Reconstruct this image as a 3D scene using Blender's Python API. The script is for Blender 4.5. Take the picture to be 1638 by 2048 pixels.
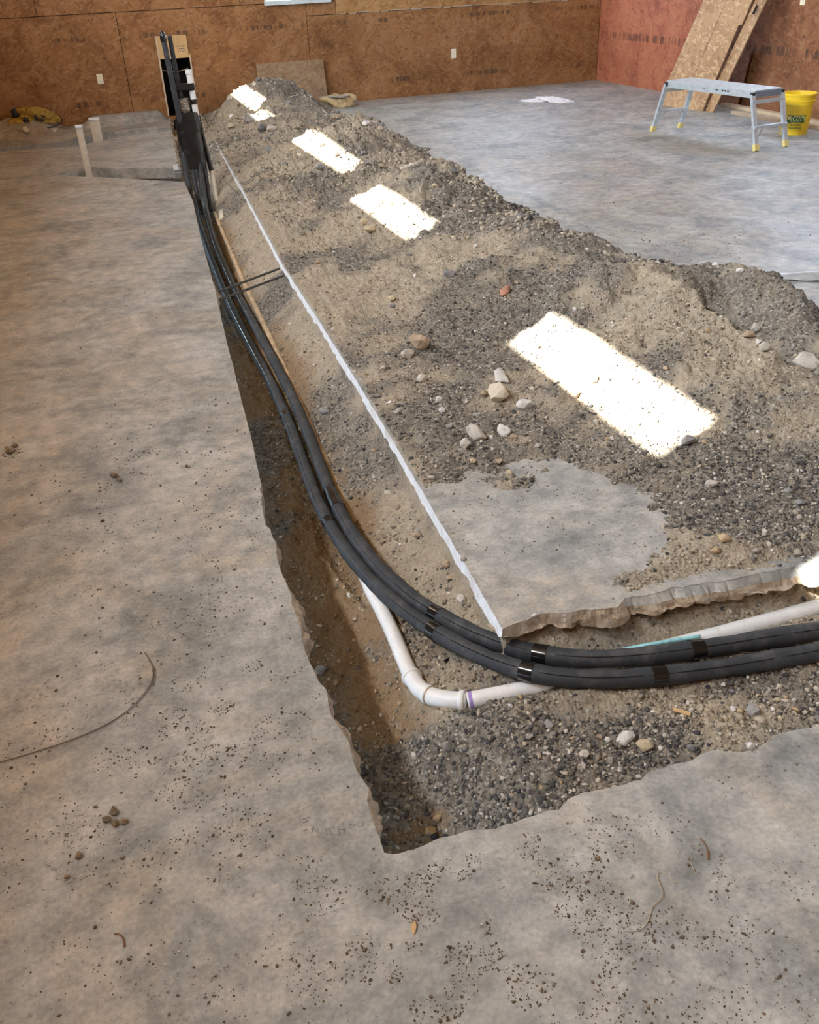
import bpy, bmesh, math, random
import numpy as np
from mathutils import Vector, Matrix
for _o in list(bpy.data.objects): bpy.data.objects.remove(_o)
C = bpy.context.scene.collection
PI = math.pi
# ---- camera ----------------------------------------------------------------
cd = bpy.data.cameras.new('camera'); cam = bpy.data.objects.new('camera', cd); C.objects.link(cam)
cd.sensor_fit = 'VERTICAL'; cd.sensor_height = 36; cd.lens = 36*1797/2048; cd.clip_start = .02; cd.clip_end = 200
cam.matrix_world = Matrix(((0.941326, 0.206575, -0.266894, 0), (-0.335160, 0.479219, -0.811183, 0), (-0.039670, 0.853039, 0.520337, 1.6), (0, 0, 0, 1)))
bpy.context.scene.camera = cam
# ---- view, sky, sun --------------------------------------------------------
vs = bpy.context.scene.view_settings
bpy.context.scene.display_settings.display_device = 'sRGB'
vs.view_transform = 'Standard'; vs.look = 'None'; vs.gamma = 1; vs.use_curve_mapping = False
vs.exposure = -0.08
wd = bpy.data.worlds.new('sky'); bpy.context.scene.world = wd; wd.use_nodes = True
wd.node_tree.nodes['Background'].inputs[0].default_value = (.62, .80, 1., 1)
wd.node_tree.nodes['Background'].inputs[1].default_value = 2.2
SUN_EL = math.radians(41); SUN_AZ = math.atan(.30)           # travels to +x and a little to +y
sd = Vector((math.cos(SUN_EL)*math.cos(SUN_AZ), math.cos(SUN_EL)*math.sin(SUN_AZ), -math.sin(SUN_EL)))
sl = bpy.data.lights.new('sun', 'SUN'); sl.energy = 75; sl.color = (1, .93, .80); sl.angle = math.radians(.53)
so = bpy.data.objects.new('sun', sl); C.objects.link(so); so.rotation_euler = sd.to_track_quat('-Z', 'Y').to_euler(); so.location = (-8, -3, 9)
def area(name, loc, aim, sx, sy, e, col):
    l = bpy.data.lights.new(name, 'AREA'); l.shape = 'RECTANGLE'; l.size = sx; l.size_y = sy; l.energy = e; l.color = col
    o = bpy.data.objects.new(name, l); C.objects.link(o); o.location = loc
    z = -Vector(aim).normalized(); up = Vector((0, 0, 1)); x = up.cross(z).normalized(); y = z.cross(x)
    o.rotation_euler = Matrix((x, y, z)).transposed().to_euler(); return o
XW, XE, YN, YS, ZC = -2.5, 7.587, 13.132, -2.2, 5.0           # the room: west, east, north, south, ceiling
WZ0, WZ1 = 3.87, 4.27
WIN_W = [(-.95, .42, 3.87, 4.27), (1.15, 2.42, 3.91, 4.36), (4.20, 5.35, 4.08, 4.48), (6.15, 7.45, 4.26, 4.62), (9.45, 10.0, 4.26, 4.58), (10.15, 11.1, 4.36, 4.74)]   # y0, y1, sill, head
for _a, _b, _c, _d in WIN_W:                                           # daylight in the high windows of the west wall
    area('window_daylight', (XW-.15, (_a+_b)/2, (_c+_d)/2), (1, 0, .12), _b-_a, _d-_c, (310 if _a > 0 else 150)*(_b-_a), (.86, .93, 1))
area('doorway_daylight', (XE+.05, .6, 1.55), (-1, 0, 0), 3.2, 2.9, 84, (.72, .86, 1))
area('east_window_daylight', (XE+.03, 8.2, 2.0), (-1, 0, 0), 3.0, 1.0, 95, (.66, .78, 1))
area('north_window_daylight', (3.115, YN+.06, 1.75), (0, -1, 0), .84, .95, 30, (.75, .92, .92))
area('north_window_daylight', (5.75, YN+.06, 1.95), (0, -1, 0), 2.8, .95, 75, (.70, .80, 1))
# ---- materials -------------------------------------------------------------
class NT:
    def __init__(s, name, rough=.7, spec=.3, metal=0.):
        s.m = bpy.data.materials.new(name); s.m.use_nodes = True; s.t = s.m.node_tree; s.b = s.t.nodes['Principled BSDF']
        s.b.inputs['Roughness'].default_value = rough; s.b.inputs['Specular IOR Level'].default_value = spec; s.b.inputs['Metallic'].default_value = metal
    def n(s, kind, **k):
        n = s.t.nodes.new(kind)
        for a, v in k.items():
            if a.startswith('i_'): n.inputs[a[2:].replace('_', ' ')].default_value = v
            else: setattr(n, a, v)
        return n
    def l(s, a, b): s.t.links.new(a, b)
    def co(s, out='Object', scale=None, rot=None):
        c = s.n('ShaderNodeTexCoord').outputs[out] if out != 'World' else s.n('ShaderNodeNewGeometry').outputs['Position']
        if scale or rot:
            m = s.n('ShaderNodeMapping'); s.l(c, m.inputs[0])
            if scale: m.inputs['Scale'].default_value = scale
            if rot: m.inputs['Rotation'].default_value = rot
            c = m.outputs[0]
        return c
    def noise(s, co, sc, det=5, rough=.55, dist=0.):
        n = s.n('ShaderNodeTexNoise'); n.inputs['Scale'].default_value = sc; n.inputs['Detail'].default_value = det
        n.inputs['Roughness'].default_value = rough; n.inputs['Distortion'].default_value = dist; s.l(co, n.inputs['Vector']); return n.outputs['Fac']
    def ramp(s, fac, stops):
        r = s.n('ShaderNodeValToRGB'); e = r.color_ramp.elements
        while len(e) < len(stops): e.new(.5)
        for k, (p, c) in zip(e, stops): k.position = p; k.color = c if len(c) == 4 else (*c, 1)
        s.l(fac, r.inputs[0]); return r.outputs[0]
    def val(s, fac, a, b, lo=0., hi=1.):
        m = s.n('ShaderNodeMapRange'); m.inputs[1].default_value = a; m.inputs[2].default_value = b; m.inputs[3].default_value = lo; m.inputs[4].default_value = hi
        s.l(fac, m.inputs[0]); return m.outputs[0]
    def mix(s, f, a, b, mode='MIX'):
        m = s.n('ShaderNodeMix', data_type='RGBA', blend_type=mode)
        for k, v in ((0, f), (6, a), (7, b)):
            if hasattr(v, 'links'): s.l(v, m.inputs[k])
            else: m.inputs[k].default_value = v if k == 0 else (*v, 1)
        return m.outputs[2]
    def math(s, op, a, b=0.):
        m = s.n('ShaderNodeMath', operation=op)
        for k, v in ((0, a), (1, b)):
            if hasattr(v, 'links'): s.l(v, m.inputs[k])
            else: m.inputs[k].default_value = v
        return m.outputs[0]
    def bump(s, h, st=.3, d=.01, prev=None):
        b = s.n('ShaderNodeBump'); b.inputs['Strength'].default_value = st; b.inputs['Distance'].default_value = d; s.l(h, b.inputs['Height'])
        if prev: s.l(prev, b.inputs['Normal'])
        return b.outputs[0]
    def out(s, col, nrm=None, rough=None):
        if hasattr(col, 'links'): s.l(col, s.b.inputs['Base Color'])
        else: s.b.inputs['Base Color'].default_value = (*col, 1)
        if nrm: s.l(nrm, s.b.inputs['Normal'])
        if rough: s.l(rough, s.b.inputs['Roughness'])
        return s.m
def plain(name, col, rough=.6, spec=.3, metal=0., var=.12, sc=30, bump=0., bd=.002):
    t = NT(name, rough, spec, metal); c = t.co('World'); n = t.noise(c, sc, 4)
    lo = tuple(v*(1-var) for v in col); hi = tuple(min(1, v*(1+var)) for v in col)
    return t.out(t.ramp(n, [(.3, lo), (.7, hi)]), t.bump(n, bump, bd) if bump else None)
def mat_concrete(name, face=False):
    t = NT(name, .5, .35); c = t.co('World')
    big = t.noise(c, .55, 5, .6, .6); mid = t.noise(c, 2.6, 6, .62, .8); sm = t.noise(c, 13, 6, .65); fine = t.noise(c, 90, 4, .6)
    col = t.ramp(mid, [(.34, (.235, .25, .252)), (.47, (.335, .345, .338)), (.60, (.435, .44, .425))])
    blot = t.noise(c, 2.9, 11, .74, 1.9)
    col = t.mix(t.val(blot, .53, .66, 0, .45), col, (.19, .20, .205))            # trowel-burnt dark blotches
    dust = t.math('MULTIPLY', t.val(t.noise(c, 1.7, 10, .70, 1.2), .47, .60), t.val(sm, .28, .56))
    col = t.mix(t.math('MULTIPLY', dust, .40), col, (.42, .355, .26))            # tan dust trodden into it
    col = t.mix(t.val(t.noise(c, 5.3, 11, .75, 2.4), .55, .68, 0, .30), col, (.56, .56, .55))
    col = t.mix(.30, col, t.ramp(sm, [(.35, (.1, .1, .1)), (.65, (.9, .88, .84))]), 'OVERLAY')
    pit = t.val(t.noise(c, 48, 8, .78), .56, .62); pm = t.val(t.noise(c, 2.1, 7, .75, .8), .47, .60)
    col = t.mix(t.math('MULTIPLY', t.math('MULTIPLY', pit, pm), .85), col, (.085, .065, .045))
    col = t.mix(.22, col, t.ramp(fine, [(.35, (.2, .2, .2)), (.65, (.8, .8, .8))]), 'OVERLAY')
    scr = t.noise(t.co('World', (9, 70, 9), (0, 0, .6)), 3, 5, .6, .3)
    col = t.mix(t.val(scr, .62, .70, 0, .18), col, (.66, .64, .60))
    nb = t.bump(fine, .2, .002); nb = t.bump(sm, .16, .007, nb)
    return t.out(col, nb, t.val(big, .35, .65, .44, .62))
def mat_broken():
    t = NT('broken_concrete', .85, .2); c = t.co('World'); a = t.noise(c, 22, 8, .7); b = t.noise(c, 70, 6, .7)
    v = t.n('ShaderNodeTexVoronoi'); v.inputs['Scale'].default_value = 75; t.l(c, v.inputs['Vector'])
    col = t.ramp(a, [(.3, (.33, .25, .17)), (.5, (.50, .40, .29)), (.7, (.62, .56, .48))])
    col = t.mix(t.val(b, .5, .7, 0, .5), col, (.36, .34, .32))
    return t.out(col, t.bump(v.outputs[0], .5, .006, t.bump(a, .8, .02)))
def mat_cut():
    t = NT('saw_cut_concrete', .8, .25); c = t.co('World'); a = t.noise(c, 30, 6, .7); b = t.noise(c, 6, 5, .7)
    col = t.ramp(a, [(.3, (.70, .71, .73)), (.6, (.88, .89, .92))]); col = t.mix(t.val(b, .54, .68, 0, .5), col, (.50, .41, .30))
    return t.out(col, t.bump(a, .5, .005))
def mat_soil():
    t = NT('soil', .95, .12); c = t.co('World')
    at = t.n('ShaderNodeAttribute', attribute_name='dark').outputs['Fac']
    n1 = t.noise(c, 26, 7, .72); n2 = t.noise(c, 5, 6, .65); n3 = t.noise(c, 130, 5, .7)
    v = t.n('ShaderNodeTexVoronoi', feature='F1'); v.inputs['Scale'].default_value = 95; v.inputs['Randomness'].default_value = 1; t.l(c, v.inputs['Vector'])
    v2 = t.n('ShaderNodeTexVoronoi', feature='F1'); v2.inputs['Scale'].default_value = 210; t.l(c, v2.inputs['Vector'])
    tan = t.ramp(n1, [(.3, (.26, .22, .165)), (.5, (.405, .35, .27)), (.7, (.55, .49, .395))])
    tan = t.mix(t.val(n2, .42, .66, 0, .7), tan, (.36, .325, .27))
    grv = t.ramp(n1, [(.3, (.095, .09, .08)), (.5, (.20, .185, .16)), (.7, (.33, .30, .255))])
    sep = t.n('ShaderNodeSeparateColor'); t.l(v.outputs['Color'], sep.inputs[0])
    grv = t.mix(t.val(sep.outputs[0], .75, 1., 0, .6), grv, (.52, .48, .42))
    grv = t.mix(t.val(sep.outputs[1], .6, 1., 0, .8), grv, (.045, .045, .05))
    cl = t.n('ShaderNodeAttribute', attribute_name='trench_shade').outputs['Fac']
    tan = t.mix(t.math('MULTIPLY', cl, .72), tan, (.225, .135, .06))  # warm shade of the deep cut, put into the soil colour
    f = t.math('ADD', at, t.math('MULTIPLY', t.math('SUBTRACT', n1, .5), 1.1))
    col = t.mix(t.val(f, .36, .62, 0, .9), tan, grv)
    col = t.mix(.35, col, t.ramp(n3, [(.32, (.15, .15, .15)), (.68, (.85, .83, .8))]), 'OVERLAY')
    nb = t.bump(v2.outputs[0], .35, .004, t.bump(v.outputs[0], .6, .007, t.bump(n1, .5, .02)))
    return t.out(col, nb)
def mat_stones(name, stops, spec=.25, rough=.8):
    t = NT(name, rough, spec); g = t.n('ShaderNodeNewGeometry'); c = t.co('World')
    col = t.ramp(g.outputs['Random Per Island'], stops); a = t.noise(c, 60, 5, .7)
    col = t.mix(.35, col, t.ramp(a, [(.3, (.25, .22, .2)), (.7, (.75, .74, .72))]), 'OVERLAY')
    return t.out(col, t.bump(a, .5, .004))
def mat_rock(name, a, b):
    t = NT(name, .85, .2); c = t.co('World'); n = t.noise(c, 38, 7, .7); m = t.noise(c, 14, 4, .6)
    col = t.ramp(m, [(.38, a), (.62, b)]); col = t.mix(t.val(n, .55, .75, 0, .5), col, tuple(v*.55 for v in a))
    return t.out(col, t.bump(n, .7, .007))
def mat_osb(name, dark, mid, light, band=None, sat=1., flake=1., pale=.30, axis='x', dirty=True):
    # oriented strand board: short straw-like flakes lying at all angles
    t = NT(name, .62, .3); c0 = t.co('World')
    if axis == 'x': perm = None
    sx = t.n('ShaderNodeSeparateXYZ'); t.l(c0, sx.inputs[0]); cb = t.n('ShaderNodeCombineXYZ')
    if axis == 'x': t.l(sx.outputs[0], cb.inputs[0]); t.l(sx.outputs[2], cb.inputs[1])
    else: t.l(sx.outputs[1], cb.inputs[0]); t.l(sx.outputs[2], cb.inputs[1])
    c = cb.outputs[0]
    warp = t.n('ShaderNodeTexNoise'); warp.inputs['Scale'].default_value = 3.; t.l(c, warp.inputs['Vector'])
    cw = t.n('ShaderNodeVectorMath', operation='MULTIPLY_ADD'); t.l(warp.outputs['Color'], cw.inputs[0]); cw.inputs[1].default_value = (.07, .07, 0); t.l(c, cw.inputs[2]); cw = cw.outputs[0]
    col = t.ramp(t.noise(c, 2.0, 6, .7, .8), [(.3, dark), (.5, mid), (.7, tuple(a*.5+b*.5 for a, b in zip(mid, light)))])
    hs = []
    for k, (ang, s1, s2) in enumerate(((.35, 11, 40), (1.15, 12, 46), (-.85, 11, 42), (1.6, 13, 38), (-.25, 10, 48))):
        m0 = t.n('ShaderNodeMapping'); m0.inputs['Rotation'].default_value = (0, 0, ang); m0.inputs['Location'].default_value = (k*3.3, k*1.7, 0); t.l(cw, m0.inputs[0])
        mp = t.n('ShaderNodeMapping'); mp.inputs['Scale'].default_value = (s1*flake, s2*flake, 1); t.l(m0.outputs[0], mp.inputs[0]); v = t.n('ShaderNodeTexVoronoi', feature='F1'); v.inputs['Scale'].default_value = 1; t.l(mp.outputs[0], v.inputs['Vector'])
        sp = t.n('ShaderNodeSeparateColor'); t.l(v.outputs['Color'], sp.inputs[0])
        f = t.math('MULTIPLY', t.val(sp.outputs[0], .70, .80), t.val(v.outputs[0], .55, .35))
        col = t.mix(t.math('MULTIPLY', f, pale), col, light if k % 2 == 0 else mid)
        f2 = t.math('MULTIPLY', t.val(sp.outputs[1], .86, .92), t.val(v.outputs[0], .5, .3))
        col = t.mix(t.math('MULTIPLY', f2, .4), col, tuple(x*.45 for x in dark)); hs.append(f)
    if dirty:
        col = t.mix(t.val(t.noise(c, .9, 6, .7, 1.), .50, .72, 0, .45), col, tuple(x*.6 for x in dark))
    if band:                                                    # stamped dark print, worn to dashes
        for z0, z1, lo, hi in band:
            z = sx.outputs[2]; m = t.math('MULTIPLY', t.val(z, z0, z0+.012), t.val(z, z1, z1-.012))
            st = t.noise(t.co('World', (26, 26, 2)), 1., 2, .5); pr = t.noise(t.co('World', (1.3, 1.3, .01)), 1., 2, .5)
            col = t.mix(t.math('MULTIPLY', t.math('MULTIPLY', m, t.val(st, lo, lo+.06)), t.math('MULTIPLY', t.val(pr, hi, hi+.05), .62)), col, (.035, .028, .025))
    return t.out(col, t.bump(hs[0], .25, .003, t.bump(hs[1], .25, .003)))
M = {}
M['concrete'] = mat_concrete('concrete'); M['broken'] = mat_broken(); M['cut'] = mat_cut(); M['soil'] = mat_soil()
M['osb_back'] = mat_osb('osb_stained', (.16, .066, .022), (.30, .142, .052), (.50, .29, .15), [(.94, 1.0, .5, .47), (.20, .27, .5, .5)])
M['osb_brown_e'] = mat_osb('osb_brown', (.15, .055, .025), (.29, .125, .06), (.44, .26, .14), [(.56, .66, .48, .44)], axis='y', pale=.3)
M['osb_upper'] = mat_osb('osb_unstained', (.25, .12, .04), (.42, .23, .085), (.60, .40, .20))
M['osb_east'] = mat_osb('osb_red_stained', (.24, .065, .04), (.42, .14, .075), (.52, .25, .13), [(.56, .66, .48, .44)], axis='y', pale=.3)
M['osb_board'] = mat_osb('osb_fresh', (.31, .18, .09), (.46, .285, .155), (.66, .46, .27), axis='y', pale=.7, dirty=False)
M['osb_grey'] = mat_osb('osb_weathered', (.20, .13, .07), (.33, .22, .13), (.46, .34, .21), pale=.5, flake=1.2)
M['osb_edge'] = plain('osb_edge', (.36, .22, .11), .8)
M['dark'] = plain('dark_cavity', (.012, .011, .010), .9)
M['wood'] = plain('pale_lumber', (.62, .50, .36), .7, sc=8)
M['tanboard'] = plain('tan_board', (.62, .42, .20), .7, sc=6)
M['foam'] = None
t = NT('pipe_insulation', .62, .32); c = t.co('World'); a = t.noise(c, 160, 3, .6); b = t.noise(c, 12, 6, .7)
M['foam'] = t.out(t.mix(t.val(b, .5, .72, 0, .55), (.040, .045, .052), (.15, .155, .16)), t.bump(a, .5, .002))
M['tape'] = plain('black_tape', (.010, .010, .011), .16, .6, var=.3, sc=12)
M['wrap'] = plain('black_wrap', (.008, .008, .009), .33, .5, var=.4, sc=16, bump=.6, bd=.01)
t = NT('white_pipe', .33, .45); c = t.co('World'); a = t.noise(c, 9, 6, .7); b = t.noise(c, 40, 5, .7)
M['pvc'] = t.out(t.mix(t.val(b, .56, .72, 0, .5), t.ramp(a, [(.35, (.80, .83, .86)), (.65, (.93, .94, .95))]), (.60, .50, .40)))
M['pvc_old'] = plain('dusty_pipe', (.72, .66, .54), .5, var=.12, sc=14)
M['pvc_mud'] = plain('mud_stained_pipe', (.50, .38, .25), .8, var=.35, sc=12)
M['purple'] = plain('purple_primer', (.42, .30, .72), .4)
M['blue'] = plain('pale_blue_plastic', (.36, .72, .84), .35, var=.3, sc=50)
M['rebar'] = plain('rebar_steel', (.10, .10, .095), .6, .5, .5, var=.5, sc=60)
M['alu'] = plain('aluminium', (.60, .68, .74), .38, .5, .45, var=.12, sc=20)
M['alu_top'] = plain('dusty_aluminium', (.50, .53, .54), .5, .4, .25, var=.2, sc=18)
M['yfoot'] = plain('yellow_rubber', (.78, .66, .26), .6)
M['blackp'] = plain('black_plastic', (.03, .03, .035), .5)
M['greyend'] = plain('grey_end_cap', (.19, .22, .27), .5)
M['bucket'] = plain('yellow_plastic', (.86, .60, .03), .32, .5, var=.06, sc=6)
M['green'] = plain('printed_green', (.05, .16, .05), .4)
M['cream'] = plain('printed_cream', (.92, .88, .42), .4)
M['outlet'] = plain('ivory_plate', (.86, .80, .62), .4)
M['sill'] = plain('white_window_frame', (.62, .72, .74), .45)
M['bag'] = plain('tan_paper_bag', (.52, .40, .22), .7, var=.35, sc=14, bump=.6, bd=.02)
M['bag_grey'] = plain('grey_paper', (.40, .36, .30), .75, var=.2, sc=14)
M['rag'] = plain('white_cloth', (.80, .79, .82), .9, var=.15, sc=30)
M['sheet'] = plain('grey_plastic_film', (.42, .44, .46), .35, .5, var=.2, sc=20)
M['foil'] = plain('crumpled_dark_film', (.22, .19, .16), .3, .5, .4, var=.6, sc=60)
M['wire'] = plain('steel_wire', (.22, .19, .16), .4, .5, .7)
M['straw'] = plain('dry_fibre', (.50, .40, .28), .8)
M['twig'] = plain('dry_twig', (.22, .11, .06), .8)
M['chip'] = plain('wood_chip', (.62, .42, .22), .8)
M['pencil'] = plain('pencil_mark', (.15, .16, .18), .8)
M['roof'] = plain('ceiling_boards', (.24, .15, .06), .8)
M['lawn'] = plain('grass_outside', (.16, .30, .07), .9)
M['yellow_fluff'] = plain('yellow_insulation', (.40, .27, .06), .9, var=.5, sc=20, bump=.7, bd=.02)
M['grav_dark'] = mat_stones('dark_gravel', [(0, (.05, .05, .055)), (.45, (.11, .105, .10)), (.72, (.21, .20, .185)), (.90, (.36, .335, .295)), (1, (.64, .61, .57))])
M['grav_tan'] = mat_stones('tan_gravel', [(0, (.16, .14, .11)), (.3, (.33, .285, .225)), (.6, (.45, .395, .31)), (.82, (.56, .50, .42)), (.90, (.13, .125, .12)), (.97, (.30, .27, .22)), (1, (.80, .77, .72))])
M['crumb'] = mat_stones('soil_crumbs', [(0, (.08, .06, .04)), (.5, (.15, .11, .075)), (.9, (.25, .19, .13)), (1, (.7, .67, .6))])
RM = {'w': mat_rock('white_rock', (.60, .58, .55), (.80, .79, .77)), 'p': mat_rock('pale_rock', (.48, .44, .38), (.66, .62, .56)), 'c': mat_rock('cream_rock', (.62, .56, .46), (.72, .64, .50)),
      't': mat_rock('tan_rock', (.36, .28, .20), (.48, .38, .28)), 'g': mat_rock('grey_rock', (.20, .20, .20), (.36, .35, .34)), 'y': mat_rock('yellow_rock', (.50, .42, .28), (.60, .51, .36)),
      'o': mat_rock('ochre_rock', (.40, .28, .16), (.50, .38, .24)), 'r': mat_rock('reddish_rock', (.42, .20, .13), (.52, .28, .20)), 'k': mat_rock('black_rock', (.035, .035, .038), (.07, .07, .07))}
# ---- helpers ---------------------------------------------------------------
def tag(o, label=None, cat=None, group=None, kind=None):
    if label: o['label'] = label
    if cat: o['category'] = cat
    if group: o['group'] = group
    if kind: o['kind'] = kind
    return o
def empty(name, loc, label=None, cat=None, group=None, rz=0.):
    o = bpy.data.objects.new(name, None); C.objects.link(o); o.location = loc; o.rotation_euler = (0, 0, rz); o.empty_display_size = .05
    return tag(o, label, cat, group)
def mesh(name, V, F, mats, parent=None, smooth=False, idx=None, link=True):
    me = bpy.data.meshes.new(name); me.from_pydata([tuple(v) for v in V], [], F)
    for m in (mats if isinstance(mats, (list, tuple)) else [mats]): me.materials.append(m)
    if idx is not None: me.polygons.foreach_set('material_index', idx)
    if smooth: me.polygons.foreach_set('use_smooth', [True]*len(me.polygons))
    me.update(); o = bpy.data.objects.new(name, me)
    C.objects.link(o)
    if parent is not None: o.parent = parent
    return o
def fast_mesh(name, V, Q, mats, parent=None, smooth=False, n=4):
    me = bpy.data.meshes.new(name); me.vertices.add(len(V)); me.vertices.foreach_set('co', np.ascontiguousarray(V, np.float32).ravel())
    me.loops.add(Q.size); me.loops.foreach_set('vertex_index', np.ascontiguousarray(Q, np.int32).ravel())
    me.polygons.add(len(Q)); me.polygons.foreach_set('loop_start', np.arange(len(Q), dtype=np.int32)*n); me.polygons.foreach_set('loop_total', np.full(len(Q), n, np.int32))
    if smooth: me.polygons.foreach_set('use_smooth', np.ones(len(Q), bool))
    me.materials.append(mats); me.update(calc_edges=True)
    o = bpy.data.objects.new(name, me); C.objects.link(o)
    if parent is not None: o.parent = parent
    return o
class MB:
    def __init__(s): s.V = []; s.F = []; s.I = []
    def add(s, V, F, i=0):
        b = len(s.V); s.V += [tuple(v) for v in V]; s.F += [tuple(b+k for k in f) for f in F]; s.I += [i]*len(F); return s
    def box(s, c, d, i=0, R=None, bev=0.):
        bm = bmesh.new(); bmesh.ops.create_cube(bm, size=1)
        for v in bm.verts: v.co = Vector((v.co.x*d[0], v.co.y*d[1], v.co.z*d[2]))
        if bev: bmesh.ops.bevel(bm, geom=bm.edges[:], offset=bev, segments=2, profile=.7, affect='EDGES')
        if R is not None: bmesh.ops.transform(bm, matrix=R, verts=bm.verts)
        for v in bm.verts: v.co += Vector(c)
        bm.verts.index_update(); s.add([v.co[:] for v in bm.verts], [[v.index for v in f.verts] for f in bm.faces], i); bm.free(); return s
    def bar(s, a, b, w, h, i=0, up=(0, 0, 1), bev=0.):
        a = Vector(a); b = Vector(b); z = (b-a); L = z.length; z.normalize(); x = Vector(up).cross(z)
        if x.length < 1e-4: x = Vector((1, 0, 0))
        x.normalize(); y = z.cross(x); R = Matrix((x, y, z)).transposed().to_4x4()
        return s.box((a+b)/2, (w, h, L), i, R, bev)
    def tube(s, P, r, n=14, i=0, cap=True):
        P = [Vector(p) for p in P]; R = r if hasattr(r, '__len__') else [r]*len(P); V = []; F = []
        t0 = (P[1]-P[0]).normalized(); u = t0.cross(Vector((0, 0, 1)))
        if u.length < .05: u = t0.cross(Vector((1, 0, 0)))
        u.normalize()
        for k, p in enumerate(P):
            t = (P[min(k+1, len(P)-1)]-P[max(k-1, 0)]).normalized(); u = (u-t*u.dot(t)).normalized(); w = t.cross(u)
            for j in range(n):
                a = 2*PI*j/n; V.append(p+(u*math.cos(a)+w*math.sin(a))*R[k])
        for k in range(len(P)-1):
            for j in range(n): F.append((k*n+j, k*n+(j+1) % n, (k+1)*n+(j+1) % n, (k+1)*n+j))
        if cap: F.append(tuple(range(n-1, -1, -1))); F.append(tuple((len(P)-1)*n+j for j in range(n)))
        return s.add(V, F, i)
    def lathe(s, prof, c=(0, 0, 0), n=40, i=0):
        V = []; F = []
        for r, z in prof:
            for j in range(n): a = 2*PI*j/n; V.append((c[0]+r*math.cos(a), c[1]+r*math.sin(a), c[2]+z))
        for k in range(len(prof)-1):
            for j in range(n): F.append((k*n+j, k*n+(j+1) % n, (k+1)*n+(j+1) % n, (k+1)*n+j))
        return s.add(V, F, i)
    def build(s, name, mats, parent=None, smooth=False):
        o = mesh(name, s.V, s.F, mats, parent, smooth, s.I)
        return o
def smooth_path(P, step=.02, it=3):
    P = np.array(P, float)
    for _ in range(it):
        Q = P.copy(); Q[1:-1] = P[1:-1]*.5+(P[:-2]+P[2:])*.25; P = Q
    d = np.r_[0, np.cumsum(np.linalg.norm(np.diff(P, axis=0), axis=1))]; n = max(6, int(d[-1]/step))
    # Catmull-Rom resampling
    out = []
    for s in np.linspace(0, d[-1], n):
        k = min(np.searchsorted(d, s, 'right')-1, len(P)-2); t = (s-d[k])/(d[k+1]-d[k]); p1, p2 = P[k], P[k+1]; p0 = P[k-1] if k else 2*p1-p2; p3 = P[k+2] if k+2 < len(P) else 2*p2-p1
        out.append(.5*((2*p1)+(p2-p0)*t+(2*p0-5*p1+4*p2-p3)*t*t+(3*p1-p0-3*p2+p3)*t**3))
    return out
def smooth_by_angle(o, deg=35):
    me = o.data; me.polygons.foreach_set('use_smooth', [True]*len(me.polygons)); bm = bmesh.new(); bm.from_mesh(me)
    for e in bm.edges:
        if len(e.link_faces) == 2 and e.calc_face_angle(0) > math.radians(deg): e.smooth = False
    bm.to_mesh(me); bm.free(); return o
# ---- measured outlines, in metres -------------------------------------------
EDGE_L = [(0.309, 1.213), (0.313, 1.288), (0.315, 1.346), (0.325, 1.388), (0.322, 1.469), (0.322, 1.52), (0.324, 1.554), (0.311, 1.651), (0.322, 1.724), (0.317, 1.783), (0.313, 1.832), (0.308, 1.9), (0.315, 1.966), (0.324, 2.097), (0.333, 2.212), (0.332, 2.297), (0.35, 2.505), (0.35, 2.605), (0.347, 2.659), (0.389, 2.926), (0.431, 3.337), (0.463, 3.731), (0.493, 4.066), (0.518, 4.379), (0.607, 5.327), (0.656, 5.942), (0.716, 6.688), (0.83, 7.894), (0.868, 8.721), (0.905, 9.451), (1.005, 10.504), (1.136, 11.918), (1.165, 12.263), (1.27, 13.2)]
EDGE_R = [(0.849, 1.8), (0.873, 2.099), (0.901, 2.503), (0.942, 3.035), (0.983, 3.674), (1.03, 4.497), (1.072, 5.309), (1.088, 5.654), (1.184, 6.841), (1.3, 8.291), (1.441, 10.22), (1.648, 12.865), (1.67, 13.2)]
EDGE_F = [(0.309, 1.213), (0.339, 1.2), (0.395, 1.2), (0.453, 1.202), (0.494, 1.201), (0.55, 1.182), (0.633, 1.188), (0.701, 1.181), (0.739, 1.2), (0.799, 1.197), (0.854, 1.192), (0.912, 1.183), (0.941, 1.201), (1.009, 1.195), (1.048, 1.191), (1.082, 1.204), (1.129, 1.2), (1.177, 1.173), (1.239, 1.171), (1.279, 1.19), (1.316, 1.187), (1.393, 1.172)]
EDGE_I = [(0.849, 1.8), (0.914, 1.81), (0.971, 1.814), (1.085, 1.794), (1.192, 1.76), (1.233, 1.789), (1.398, 1.781), (1.582, 1.753), (1.711, 1.74), (1.862, 1.717)]
HOLE_A = [(0.851, 8.723), (0.283, 9.262), (-0.038, 9.525), (-0.232, 9.783), (0.065, 10.007), (0.322, 9.771), (0.907, 9.447)]
HOLE_B_NEAR = [(1.136, 11.918), (0.623, 11.878), (0.478, 11.867), (0.319, 11.67), (0.232, 11.609), (0.028, 11.453), (-0.792, 11.562)]
HOLE_B_FAR = [(-0.802, 11.865), (-0.175, 11.88), (0.406, 12.377), (1.165, 12.263)]
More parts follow.
